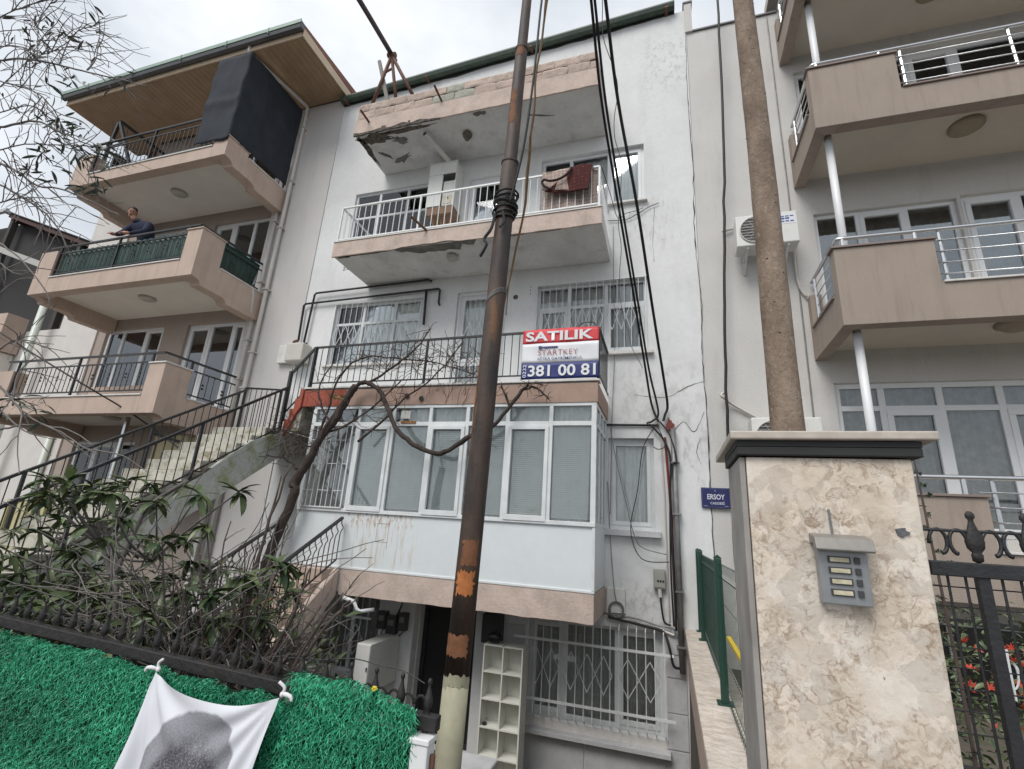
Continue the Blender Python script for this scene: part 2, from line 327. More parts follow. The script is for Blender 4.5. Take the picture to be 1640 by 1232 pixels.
def grille(parent,x0,x1,z0,z1,y,n,lat=None,mat=None,hooks=False,rails=(),railx=None,r=.007,latn=None,latz=None):
    mat=mat or WMETAL
    m=MB()
    if not rails:
        for z in (z0,z1): m.bar((x0,y,z),(x1,y,z),.018)
        for x in (x0,x1): m.bar((x,y,z0),(x,y,z1),.018)
    for z in rails: m.bar((railx[0],y-.012,z),(railx[1],y-.012,z),.012,.035)
    st=(x1-x0)/n
    for (lx0,lx1,lz0,lz1,k) in (lat or []):
        w_=(lx1-lx0)/k
        for i in range(k):
            a=lx0+i*w_; c=a+w_/2; zm=(lz0+lz1)/2
            for (p,q) in (((a,zm),(c,lz1)),((c,lz1),(a+w_,zm)),((a+w_,zm),(c,lz0)),((c,lz0),(a,zm))):
                m.bar((p[0],y-.008,p[1]),(q[0],y-.008,q[1]),.009)
    g=m.build('window_grille',mat,parent)
    for i in range(n+1):
        x=x0+i*st
        if hooks:
            MB().tube([(x,y+.16,z1+.05),(x,y,z1-.02),(x,y,z0+.02),(x,y+.16,z0-.06)],r,5).build('bar',mat,g)
        else: vbar('bar',mat,g,x,y,z0,z1,r)
    return g
def ragged(x0,x1,n,amp):
    return [(x0+(x1-x0)*i/n,rnd(-amp,amp)) for i in range(n+1)]
def blob(cx,cy,rx,ry,n=18,jit=.3,rot=0):
    out=[]
    for k in range(n):
        a=2*math.pi*k/n; s=1+rnd(-jit,jit); x=rx*s*math.cos(a); y=ry*s*math.sin(a)
        out.append((cx+x*math.cos(rot)-y*math.sin(rot),cy+x*math.sin(rot)+y*math.cos(rot)))
    return out
YF,YW=6.63,7.82

# ------------------------------------------------------------------ ground
def gz(x,y):
    if y<1.62: return 0.0 if y>1.3 else -.12 if y<-2 else 0.0
    pit=-1.62
    def ss(t): t=min(max(t,0),1); return t*t*(3-2*t)
    if x<.18:
        a=ss((y-1.7)/3.6)*pit
        if x<-4.75:
            b=pit if y>5.65 else 0.0
            return b if x<-4.9 else max(a,b)
        return a
    return 0.0
g=MB()
xs=[-300,-80,-30,-20,-14,-10,-8,-7,-6,-5.4,-4.95,-4.8,-4.6,-4,-3,-2,-1,0,.17,.2,.6,2,4,8,20,60,300]
ys=[1.62,1.7,2.2,2.8,3.4,4,4.6,5.2,5.6,5.66,6.2,7,8,20,60,400]
vs=[(x,y,gz(x,y)) for y in ys for x in xs]; nx=len(xs)
g.add(vs,[(j*nx+i,j*nx+i+1,(j+1)*nx+i+1,(j+1)*nx+i) for j in range(len(ys)-1) for i in range(nx-1)])
kind(g.build('garden_ground',EARTH),'structure')
kind(MB().box(-300,300,-2.0,1.61,-.3,-.0).build('pavement',ASPHALT),'structure')
kind(MB().box(-300,300,-2.16,-2.004,-.3,-.004).build('kerb',MARBLESILL,bevel=.01),'structure')
kind(MB().box(-300,300,-300,-2.165,-.3,-.13).build('road',M('asphalt',(.05,.05,.052),.9,vary=.2,bump=.5,bscale=90)),'structure')

# ------------------------------------------------------------------ centre building
cb=thing('apartment_building','narrow old white apartment building with crumbling pink edged balconies and a glazed lower floor','building',(-3.4,7.8,-1.6))
holes=[(-6.61,-4.45,6.72,8.68),(-3.80,-2.72,6.62,8.58),(-2.25,-.27,7.48,8.75),(-6.62,-4.56,4.55,5.92),(-3.81,-2.8,3.72,5.94),(-2.22,-.26,4.55,5.93),
       (-.90,-.2,1.70,3.09),(-5.95,-4.55,-.85,.95),(-3.88,-2.92,-1.6,.34),(-2.07,-.14,-.95,.34)]
m=wall(MB(),-7.425,.585,-1.75,11.3,YW,8.02,holes)
m.prism([(-7.425,11.3),(.585,11.3),(.585,11.86),(.36,11.85),(-7.425,11.45)],YW,8.02,'y')
m.build('wall',WHITE_WALL,cb)
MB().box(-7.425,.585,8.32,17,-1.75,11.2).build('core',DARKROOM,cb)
MB().prism([(-7.5,11.47),(.40,11.88),(.40,12.0),(-7.5,11.60)],8.03,17,'y').build('roof',flat('roof_sheet',(.12,.06,.05),.8),cb)
# gutter: half round, dark wavy membrane under it
def gl(t): return -7.45+t*(7.83), 11.50+t*.44
gm=MB(); n=24
for i in range(n):
    pass
prof=[(.0,.10),(-.0,0),(-.03,-.07),(-.09,-.10),(-.15,-.07),(-.18,0),(-.18,.035)]
x0,z0=gl(0); x1,z1=gl(1)
vs=[(x0,7.815+u,z0+v) for u,v in prof]+[(x1,7.815+u,z1+v) for u,v in prof]; k=len(prof)
gm.add(vs,[(i,i+1,i+1+k,i+k) for i in range(k-1)]+[tuple(range(k)),tuple(range(2*k-1,k-1,-1))])
gut=gm.build('gutter',GREENMETAL,cb,thick=.006)
gm=MB()
for t in (.02,.30,.62,.98):
    x,z=gl(t); gm.box(x-.03,x+.03,7.62,7.83,z-.115,z-.085)
gm.build('gutter_clip',RUST,gut)
mb=MB(); top=[];bot=[]
for i in range(61):
    t=i/60; x,z=gl(t); top.append((x,z-.05)); bot.append((x,z-.10-.05*abs(noise.noise((x*1.7,3,0)))-.06*max(0,noise.noise((x*.8,9,0)))))
mb.prism(bot+top[::-1],7.79,7.818,'y'); mb.build('roof_membrane',flat('dark_membrane',(.025,.022,.025),.8),cb)

# upper balcony: slab, block parapet
def fascia(x0,x1,z0,z1,y,amp,breaks=()):
    """plaster band with a ragged lower edge"""
    up=[(x0,z1),(x1,z1)]; lo=[]
    nseg=int((x1-x0)*14)
    for i in range(nseg+1):
        x=x0+(x1-x0)*i/nseg; zz=z0+amp*noise.noise((x*5,z0,1.3))
        for (b0,b1,h) in breaks:
            if b0<x<b1: zz+=h*(.55+.45*noise.noise((x*4,7.7,z0)))*min(1,(x-b0)/.15+.35,(b1-x)/.4)
        lo.append((x,zz))
    return MB().prism(lo+up[::-1],y,y+.03,'y')
b3=MB().box(-5.93,-.98,YF+.03,YW,9.09,9.47).build('balcony_slab',CSOFFIT,cb,bevel=.01)
fascia(-5.95,-.96,9.085,9.46,YF,.012,((-6.1,-4.0,.10),)).build('fascia',PINK2,b3)
mbk=MB()
for i in range(40):
    x=-5.95+i*.05; h=(.10+.05*noise.noise((x*6,2,2)))*min(1,(-3.95-x)/.6)
    if h>.012: mbk.box(x,x+.052,YF+.004+.012*noise.noise((x*9,0,4)),YF+.032,9.075+.02*noise.noise((x*7,1,1)),9.085+h)
mbk.build('broken_edge',DARKBREAK,b3)
MB().prism([(YF+.03,9.09),(YW-.02,9.09),(YW-.02,9.47),(YF+.03,9.47)],-.98,-.962,'x').build('side_plaster',CSOFFIT,b3)
for (pts,mt) in ((blob(-5.55,6.82,.42,.13,22,.35),DARKBREAK),(blob(-5.87,7.05,.07,.40,22,.4),DARKBREAK),(blob(-5.05,6.95,.16,.09,16,.5,.5),CONCRETE),(blob(-4.75,6.74,.5,.05,22,.4),DARKBREAK),
                 (blob(-5.25,7.45,.2,.07,16,.5,-.4),CONCRETE),(blob(-5.60,7.25,.14,.05,14,.5,.9),CONCRETE),(blob(-3.2,6.72,.11,.05,12,.5),CONCRETE),(blob(-2.1,7.05,.35,.02,16,.6,.25),CONCRETE)):
    MB().prism(pts,9.082,9.0895,'z').build('spalled_patch',mt,b3)
# parapet of blocks: 2 courses, each block its own piece on a mortar core
par=MB().box(-5.9,-1.02,6.68,6.84,9.46,9.84).build('parapet',MORTAR,cb)
grey={3,4}
for row,(za,zb,off) in enumerate(((9.473,9.678,0),(9.684,9.86,.2))):
    x=-5.93-off*.0; first=True; i=0
    while x<-1.04:
        ln=(.43+rnd(-.05,.05)) if not(first and row) else .24
        x2=min(x+ln,-.985); p=rnd(-.006,.006)
        gcol=BRICKGREY if (-4.35<x<-3.0 and random.random()<.8) else BRICKPINK
        if -4.35<x<-3.2 and row==1 and random.random()<.3: gcol=PINK2
        zt=zb+rnd(-.01,.008)
        b=MB(); sd=rnd(0,50); p=rnd(-.010,.008)
        def bf(u,v,x=x,x2=x2,zt=zt,za=za,sd=sd,p=p):
            ex=.010*noise.noise((v*3,sd,1)) if u in (0,1) else 0; ez=.012*noise.noise((u*5,sd,4)) if v in (0,1) else 0
            edge=.009 if (u in (0,1) or v in (0,1)) else 0
            return (x+.002+u*(x2-x-.004)+ex,6.642+p+edge+.012*noise.noise((u*4,v*2,sd)),za+v*(zt-za)+ez)
        b.grid(bf,9,5); b.box(x+.006,x2-.006,6.672,6.70,za+.004,zt-.004)
        b.build('block',gcol,par)
        x=x2; first=False; i+=1
        if x>-1.1: break
for z0_,z1_ in ((9.475,9.85),):
    MB().box(-1.015,-.99,6.70,7.80,z0_,z1_).build('block',BRICKPINK,par,bevel=.006)
    MB().box(-5.93,-5.905,6.70,7.80,z0_,z1_).build('block',BRICKPINK,par,bevel=.006)
for (x,z,sl) in ((-5.62,9.36,.02),(-4.02,9.52,.06)):
    MB().tube([(x-.03,6.36,z+.03+sl),(x,6.60,z),(x,6.72,z-.01)],.022,8).build('drain_spout',RUST,b3)
# soffit lamp (rusty bowl with stub)
MB().lathe([(.03,0),(.085,-.015),(.10,-.05),(.085,-.09),(.05,-.12),(.045,-.16),(.02,-.17)],(-3.62,7.12,9.088),14).build('soffit_lamp',RUSTLAMP,b3)

# middle balcony
b2=MB().box(-5.90,-.90,YF+.03,YW,6.285,6.585).build('balcony_slab',CSOFFIT,cb,bevel=.01)
fascia(-5.92,-.885,6.275,6.575,YF,.012,((-4.5,-3.1,.05),)).build('fascia',PINK2,b2)
MB().box(-.90,-.882,YF+.03,YW-.01,6.29,6.58).build('side_plaster',CSOFFIT,b2)
MB().box(-5.92,-.88,YF-.015,YF+.14,6.578,6.60).build('edge_coping',MARBLESILL,b2,bevel=.004)
pts=[(-4.62,6.645)]+[(-4.5+i*.1,6.66+ (.20 if 2<i<12 else .11)+.06*noise.noise((i*.7,3,3))) for i in range(15)]+[(-3.0,6.645)]
MB().prism(pts,6.277,6.2848,'z').build('spalled_patch',CONCRETE,b2)
for q in ((-5.2,6.68,.5,.015),(-5.7,6.69,.12,.03),(-2.0,6.67,.5,.012)):
    MB().prism(blob(*q,16,.5),6.278,6.2846,'z').build('spalled_patch',DARKBREAK,b2)
MB().tube([(-4.12,6.30,6.66),(-3.98,6.60,6.58),(-3.96,6.70,6.56)],.022,8).build('drain_spout',RUST,b2)
MB().lathe([(.075,0),(.10,-.02),(.105,-.06),(.08,-.10),(.03,-.115)],(-3.62,7.05,6.284),16).build('soffit_lamp',LAMPGLASS,b2,smooth=True)
# white railing
m=MB(); RX0,RX1,RY=-5.87,-.93,6.655
m.bar((RX0,RY,7.35),(RX1,RY,7.37),.035,.03); m.bar((RX0,RY,6.64),(RX1,RY,6.66),.025)
m.bar((RX0,RY,7.35),(RX0,YW,7.35),.03); m.bar((RX1,RY,7.36),(RX1,YW,7.36),.03); m.bar((RX0,RY,6.64),(RX0,YW,6.64),.022); m.bar((RX1,RY,6.65),(RX1,YW,6.65),.022)
rl=m.build('railing',WMETAL,cb)
for i in range(39):
    x=RX0+(RX1-RX0)*i/38; pst=i in (0,13,25,38)
    vbar('baluster',WMETAL,rl,x,RY,6.58 if pst else 6.64,7.36,.015 if pst else .008,pst)
for i in range(1,9):
    for x in (RX0,RX1): vbar('baluster',WMETAL,rl,x,RY+i*.13,6.64,7.35,.008)
# windows of the third level
window(cb,-6.61,-4.45,6.72,8.68,7.87,(-5.98,-5.28),8.05,mat=OLDFRAME,curtain=GREYCURTAIN,fr=.05)
window(cb,-3.80,-2.72,6.62,8.58,7.87,(),None,sash=((0,0),),curtain=GREYCURTAIN,fr=.07,name='balcony_door')
window(cb,-2.25,-.27,7.48,8.75,7.90,(-1.66,-.92),None,sash=((2,0),),curtain=CURTAIN,fr=.06)
MB().box(-2.3,-.22,7.74,7.86,7.44,7.478).build('window_sill',MARBLESILL,cb,bevel=.004)

# first level balcony: band, red end, railing
b1=MB().box(-5.90,-.93,YF+.02,YW,3.40,3.68).build('balcony_slab',CSOFFIT,cb,bevel=.01)
fascia(-5.08,-.91,3.375,3.655,YF-.012,.006).build('fascia',BROWNBAND,b1)
fascia(-5.93,-5.085,3.375,3.655,YF-.012,.006).build('red_fascia',REDPAINT,b1)
MB().box(-.93,-.908,YF+.02,YW-.01,3.38,3.66).build('side_plaster',BROWNBAND,b1)
MB().box(-5.95,-.89,YF-.03,YF+.16,3.682,3.712).build('edge_coping',MARBLESILL,b1,bevel=.005)
for (x,z) in ((-3.92,3.52),(-3.66,3.47)):
    MB().lathe([(.035,0),(.04,.012),(.02,.014)],(0,0,0),12).build('drain_hole',BLACK,b1).matrix_basis=Matrix.Translation((x,YF-.026,z))@Matrix.Rotation(R(90),4,'X')
m=MB(); RX0,RX1,RY=-5.87,-.91,6.66
m.bar((RX0,RY,4.46),(RX1,RY,4.51),.04,.03); m.bar((RX0,RY,3.80),(RX1,RY,3.81),.02); m.bar((RX1,RY,4.51),(RX1,YW,4.51),.035); m.bar((RX1,RY,3.81),(RX1,YW,3.81),.02)
rl=m.build('railing',BLACKIRON,cb)
for i in range(42):
    x=RX0+(RX1-RX0)*i/41; pst=i in (0,18,41)
    vbar('baluster',BLACKIRON,rl,x,RY,3.71 if pst else 3.80,4.48,.016 if pst else .007,pst)
for i in range(1,9): vbar('baluster',BLACKIRON,rl,RX1,RY+i*.13,3.81,4.5,.007)
window(cb,-6.62,-4.56,4.55,5.92,7.88,(-5.93,-5.2),5.47,mat=OLDFRAME,curtain=CURTAIN,fr=.055)
grille(cb,-6.60,-4.58,4.55,5.91,7.80,15,lat=[(-6.55,-5.97,4.95,5.40,3),(-5.9,-5.24,4.95,5.40,4),(-5.17,-4.6,4.95,5.40,3)],r=.006)
MB().box(-6.68,-4.5,7.76,7.86,4.51,4.548).build('window_sill',MARBLESILL,cb,bevel=.004)
window(cb,-3.81,-2.8,3.72,5.94,7.88,(),4.48,sash=((0,1),),curtain=CURTAIN,fr=.08,name='balcony_door')
grille(cb,-3.74,-2.86,3.78,5.88,7.80,8,lat=[(-3.7,-2.9,5.0,5.5,4)],r=.006)
window(cb,-2.22,-.26,4.55,5.93,7.90,(-1.62,-.96),5.48,sash=((0,0),(2,0)),mat=OLDFRAME,curtain=GREYCURTAIN,fr=.06)
grille(cb,-2.20,-.28,4.55,5.92,7.80,16,lat=[(-2.15,-1.66,4.95,5.42,3),(-1.58,-1.0,4.95,5.42,4),(-.92,-.3,4.95,5.42,4)],r=.006)
MB().box(-2.28,-.17,7.73,7.86,4.49,4.548).build('window_sill',MARBLESILL,cb,bevel=.004)
for (x,z,r) in ((-2.62,5.74,.05),(-2.34,5.92,.012),(-2.34,5.85,.012),(-2.34,5.78,.012)):
    MB().lathe([(r,0),(r*.9,.006),(r*.2,.008)],(0,0,0),10).build('wall_hole',DARKBREAK,cb).matrix_basis=Matrix.Translation((x,YW,z))@Matrix.Rotation(R(90),4,'X')

# glazed enclosure of the raised ground floor
ZB,ZT,ZTR,ZG=.885,3.375,3.07,1.715
en=MB().box(-5.66,-.945,YF+.02,YF+.055,ZB,ZG).build('lower_panel',PANEL,cb)
MB().box(-.955,-.935,YF+.06,YW-.005,ZB,ZG).build('lower_panel',PANEL,cb)
m=MB(); cols=[-5.66,-4.77,-4.13,-3.48,-2.86,-2.22,-1.57,-.945]; f=.028; Y0,Y1=YF,YF+.075
m.box(-5.66,-.925,Y0,Y1,ZT-.05,ZT); m.box(-5.66,-.925,Y0+.002,Y1-.002,ZTR-.032,ZTR+.032); m.box(-5.66,-.925,Y0-.01,Y1,ZG-.03,ZG+.025)
m.box(-5.69,-.925,Y0+.004,Y1-.01,ZB-.01,ZB+.02)
for i,c in enumerate(cols):
    wv=.05 if i in (0,7) else f
    m.box(c-wv+(.03 if i==0 else 0),c+(wv if i!=7 else .02),Y0+.001,Y1+(.0),ZG+.025,ZT-.05)
m.box(-.965,-.925,Y0+.001,Y1,ZB+.02,ZG-.03)
# side glazing
m.box(-.965,-.927,Y1,YW-.004,ZT-.05,ZT); m.box(-.965,-.927,Y1,YW-.004,ZTR-.03,ZTR+.03); m.box(-.965,-.927,Y1,YW-.004,ZG-.03,ZG+.025)
for y in (7.05,7.4,7.76): m.box(-.964,-.928,y,y+.05,ZG+.025,ZT-.05)
for i in (1,3,5):   # opening sashes
    a,b=cols[i]+f-.004,cols[i+1]-f+.004; s=.055; c,d=ZG+.02,ZTR-.036
    m.box(a,b,Y0-.022,Y0+.03,d-s,d); m.box(a,b,Y0-.022,Y0+.03,c-.02,c+s); m.box(a,a+s,Y0-.022,Y0+.03,c+s,d-s); m.box(b-s,b,Y0-.022,Y0+.03,c+s,d-s)
ef=m.build('glazing_frame',OLDFRAME,cb,bevel=.004)
slat=MB()
for k in range(46): 
    z=ZG+.06+k*.0285
    slat.add([(-.5,0,z),(.5,0,z),(.5,.012,z+.0235),(-.5,.012,z+.0235)],[(0,1,2,3)])
slatm=slat.mesh('blind_slats',BLIND)
for i in range(7):
    a,b=cols[i]+f,cols[i+1]-f
    for (c,d) in ((ZG+.02,ZTR-.032),(ZTR+.032,ZT-.05)):
        MB().box(a-.003,b+.003,Y0+.036,Y0+.041,c-.003,d+.003).build('pane',GLASS,ef)
    if i>0:
        o=put('venetian_blind',slatm,ef,((a+b)/2,Y0+.055,0),None,(b-a-.02,1,1)); o['kind']='stuff'
        MB().grid(lambda u,v:(a+u*(b-a),Y0+.115+.02*math.sin(u*26+i),ZG+v*(ZT-ZG-.02)),30,1).build('curtain',CURTAIN,ef,smooth=True)
for (ya,yb) in ((Y1,7.05),(7.1,7.4),(7.45,7.76)):
    for (c,d) in ((ZG+.02,ZTR-.032),(ZTR+.032,ZT-.05)): MB().box(-.949,-.944,ya-.002,yb+.002,c,d).build('pane',GLASS,ef)
grille(cb,-5.60,-4.84,ZG+.03,ZTR-.03,Y0-.025,8,r=.006)
m=MB()
for i in range(8):
    for k in range(2):
        z=[2.0,2.42,2.8][(i+k*2)%3]; x=-5.6+i*.095; m.bar((x,Y0-.025,z),(x+.095,Y0-.025,z),.01)
m.build('grille_rung',WMETAL,cb)
MB().box(-5.66,-4.8,Y0+.3,Y0+.32,ZG,ZT-.05).build('dark_curtain',GREYCURTAIN,cb)
MB().box(-.96,-.955,6.8,7.8,ZG,ZT-.05).build('side_curtain',GREYCURTAIN,cb).location=(-.12,0,0)
# stickers on the transom light and panel outline
MB().box(-4.02,-3.85,Y0+.029,Y0+.033,3.16,3.29).build('paper_notice',flat('paper',(.6,.6,.56),.8),ef)
MB().box(-3.98,-3.72,Y0-.012,Y0-.002,3.075,3.115).build('rust_patch',M('flaking_rust',(.30,.14,.05),.9,vary=.5,vscale=30),ef)
m=MB()
for (a,b,c,d) in ((-4.17,-3.97,1.55,1.556),(-4.17,-3.97,1.29,1.296),(-4.17,-4.165,1.29,1.556),(-3.975,-3.97,1.2,1.6)): m.box(a,b,YF+.0165,YF+.0195,c,d)
m.build('patch_outline',M('faint_rust_line',(.40,.31,.23),.8,vary=.4,vscale=20),en)
# floor beam under the enclosure
fb=fascia(-4.66,-.93,.525,.865,YF-.005,.012)
fb.build('floor_band',PINK2,cb)
MB().box(-5.7,-.95,YF+.026,YW,.56,.875).build('floor_slab',CSOFFIT,cb)
MB().box(-.95,-.929,YF+.03,YW-.006,.53,.87).build('side_plaster',PINK2,cb)
MB().tube([(-4.55,6.58,.50),(-4.36,6.6,.46),(-4.31,6.62,.36),(-4.26,6.64,.33),(-4.1,6.75,.36)],.028,8).build('drain_pipe',flat('white_pvc_pipe',(.68,.70,.70),.35),cb,smooth=True)
# right strip of the facade
window(cb,-.90,-.2,1.70,3.09,7.92,(),None,sash=((0,0),),mat=OLDFRAME,curtain=CURTAIN,fr=.06)
MB().box(-.97,-.12,7.70,7.86,1.60,1.69).build('window_sill',TILEMAT,cb,bevel=.006)
m=MB()
for (a,b) in (((-.92,7.79,3.30),(-.12,7.79,3.29)),): m.tube([a,b],.018,6)
m.build('cable_trunk',CABLE,cb)
MB().prism(blob(.045,3.30,.055,.10,14,.35),7.775,7.8195,'y').build('rust_stain_plate',M('red_rust',(.20,.06,.05),.9,vary=.4,vscale=18),cb).rotation_euler=(0,0,0)
MB().tube([(.09,7.74,3.22),(.10,7.74,1.9),(.115,7.74,-.12)],.042,10).build('drain_pipe',GREYPIPE,cb,smooth=True)
m=MB()
for z in (2.7,1.95,.9,.2): m.box(.045,.17,7.69,7.8,z-.012,z+.012)
m.build('pipe_clip',GREYPIPE,cb)
MB().tube([(-.03,7.79,3.1),(.0,7.79,2.5),(.03,7.79,1.9),(.05,7.79,.55)],.02,6).build('red_conduit',flat('dark_red_pipe',(.20,.04,.035),.6),cb)
MB().tube([(-.09,7.8,3.0),(-.06,7.8,2.2),(-.04,7.8,.5)],.012,6).build('conduit',PVC,cb)
MB().tube([(-.9,7.79,.47),(-.5,7.79,.45),(-.1,7.79,.36),(.02,7.77,.33)],.02,6).build('conduit',PVC,cb)
# basement windows and door
window(cb,-2.07,-.14,-.95,.34,7.93,(-1.53,-.77),None,sash=((0,0),(2,0)),mat=OLDFRAME,curtain=GREYCURTAIN,fr=.06)
MB().box(-2.14,-.06,7.66,7.88,-1.12,-1.06).build('window_sill',TILEMAT,cb,bevel=.006)
MB().box(-2.1,-.1,7.80,7.88,-1.06,-.955).build('window_sill',MARBLESILL,cb)
grille(cb,-2.04,-.12,-.88,.36,7.66,16,lat=[(-2.0,-1.56,-.50,-.02,2),(-1.50,-.81,-.50,-.02,3),(-.74,-.16,-.50,-.02,2)],hooks=True,rails=(.09,-.68),railx=(-2.24,.01),r=.0075)
window(cb,-5.95,-4.55,-.85,.95,7.93,(-5.2,),None,mat=OLDFRAME,curtain=GREYCURTAIN,fr=.06)
grille(cb,-5.92,-4.75,-.9,.5,7.66,9,lat=[(-5.1,-4.8,-.5,-.05,1)],hooks=True,rails=(.05,-.73),railx=(-5.96,-4.68),r=.0075)
window(cb,-3.88,-2.92,-1.6,.34,7.95,(-3.2,),None,mat=BLACKIRON,curtain=None,fr=.07,name='entrance_door',glass=flat('dark_door_panel',(.015,.015,.016),.5))
MB().box(-4.55,-3.9,7.64,7.815,-1.7,.5).build('pier',WHITE_WALL,cb,bevel=.01)
# marble cladding blocks low on the wall
tl=0
for (x0,x1,rows) in ((-.10,.17,[(.08,.36),(-.20,.07),(-.62,-.21),(-1.04,-.63),(-1.5,-1.05)]),(-2.75,-2.45,[(-.18,.12),(-.6,-.19),(-1.02,-.61),(-1.5,-1.03)]),(-2.43,-2.12,[(-.05,.22),(-.46,-.06),(-.9,-.47),(-1.5,-.91)]),(-2.1,-1.2,[(-1.6,-1.14)]),(-1.19,-.12,[(-1.6,-1.14)])):
    for (a,b) in rows: MB().box(x0+.004,x1-.004,7.795+rnd(0,.008),7.822,a+.004,b-.004).build('tile',TILEMAT,cb,bevel=.003)
# gas pipes
def pipe(pts,r,mat,parent,name='gas_pipe',n=8):
    return MB().tube(pts,r,n).build(name,mat,parent,smooth=True)
pipe([(-7.20,7.74,5.02),(-7.16,7.74,6.16),(-7.12,7.74,6.20),(-4.45,7.74,6.245),(-4.41,7.80,6.245)],.022,BLACKIRON,cb)
pipe([(-7.36,7.75,5.12),(-7.40,7.75,5.93),(-7.36,7.75,5.97),(-4.2,7.75,6.03),(-4.17,7.75,6.0),(-4.17,7.75,5.72),(-4.17,7.80,5.70)],.022,BLACKIRON,cb)
pipe([(-4.47,7.75,6.01),(-4.44,7.75,5.28)],.026,BLACKIRON,cb)
# crack down the joint with the next house
def crack(pts,wd,parent):
    P=smoothpath(pts,14); vs=[]
    for i,p in enumerate(P):
        x=p.x+.018*noise.noise((p.z*5,p.x*5,2))+.008*noise.noise((p.z*19,0,5)); z=p.z+.012*noise.noise((p.x*17,p.z*3,8)); wv=wd*(.25+abs(noise.noise((p.z*3,p.x*4,9)))*1.3)
        vs.append((x,z,wv))
    m=MB()
    for i in range(len(vs)-1):
        a,b=vs[i],vs[i+1]; dx,dz=b[0]-a[0],b[1]-a[1]; l=math.hypot(dx,dz) or 1; nx_,nz_=-dz/l,dx/l
        m.add([(a[0]-nx_*a[2],7.8165,a[1]-nz_*a[2]),(a[0]+nx_*a[2],7.8165,a[1]+nz_*a[2]),(b[0]+nx_*b[2],7.8165,b[1]+nz_*b[2]),(b[0]-nx_*b[2],7.8165,b[1]-nz_*b[2])],[(0,1,2,3)])
    return m.build('crack',flat('crack_gap',(.05,.047,.045),.95) if 'crack_gap' not in bpy.data.materials else bpy.data.materials['crack_gap'],parent)
crack([(.57,0,11.2),(.55,0,9.5),(.58,0,8),(.55,0,6.6),(.60,0,5.4),(.57,0,4.4),(.60,0,3.3),(.585,0,2.4),(.595,0,.6)],.010,cb)
crack([(.56,0,3.5),(.4,0,3.2),(.25,0,3.35),(.1,0,3.2)],.008,cb)
crack([(.58,0,4.0),(.3,0,3.9),(.0,0,3.75),(-.5,0,3.8)],.006,cb)
crack([(.50,0,3.1),(.42,0,2.9),(.47,0,2.7)],.006,cb)
crack([(-.1,0,7.3),(-.15,0,6.6),(-.12,0,6.2)],.004,cb)
# ------------------------------------------------------------------ left building
lb=thing('apartment_building','apartment building with deep pink stepped balconies, wood lined eaves and cream drainpipes','building',(-11.3,7.8,0))
MB().prism([(-8.965,-1.6),(-7.43,-1.6),(-7.43,11.62),(-8.965,11.62)],7.80,8.05,'y').build('wall',GREY_WALL,lb)
wh=[(-13.5,-11.5,6.1,8.55),(-10.75,-8.99,6.1,8.5),(-13.5,-11.5,3.45,5.78),(-10.75,-8.99,3.45,5.75),(-13.4,-11.4,.8,2.95),(-13.5,-9.1,9.0,11.2)]
wall(MB(),-13.8,-8.97,-.2,11.62,7.83,8.05,wh).build('wall',BEIGE_WALL,lb)
MB().box(-15.3,-13.805,7.79,8.05,-.2,9.6).build('wall',CREAM_WALL,lb)
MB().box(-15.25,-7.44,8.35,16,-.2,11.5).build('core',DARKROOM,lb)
# windows
def lwin(x0,x1,z0,z1,cols,sash,gl=DARKGLASS): return window(lb,x0,x1,z0,z1,7.90,cols,None,sash=sash,curtain=GREYCURTAIN,fr=.07,glass=gl)
lwin(-13.5,-11.5,6.1,8.55,(-12.9,-12.1),((1,0),)); lwin(-10.75,-8.99,6.1,8.5,(-10.1,-9.5),((0,0),))
lwin(-13.5,-11.5,3.45,5.78,(-12.95,-12.15),((2,0),)); lwin(-10.75,-8.99,3.45,5.75,(-10.05,-9.4),((0,0),(2,0)))
lwin(-13.4,-11.4,.8,2.95,(-12.75,-12.0),((1,0),),GLASS); window(lb,-13.5,-9.1,9.0,11.2,7.95,(-12.4,-11.3,-10.2),None,sash=((1,0),),curtain=GREYCURTAIN,glass=DARKGLASS,fr=.08)
MB().box(-13.5,-11.55,7.84,7.9,3.5,4.28).build('window_apron',PINK,lb)
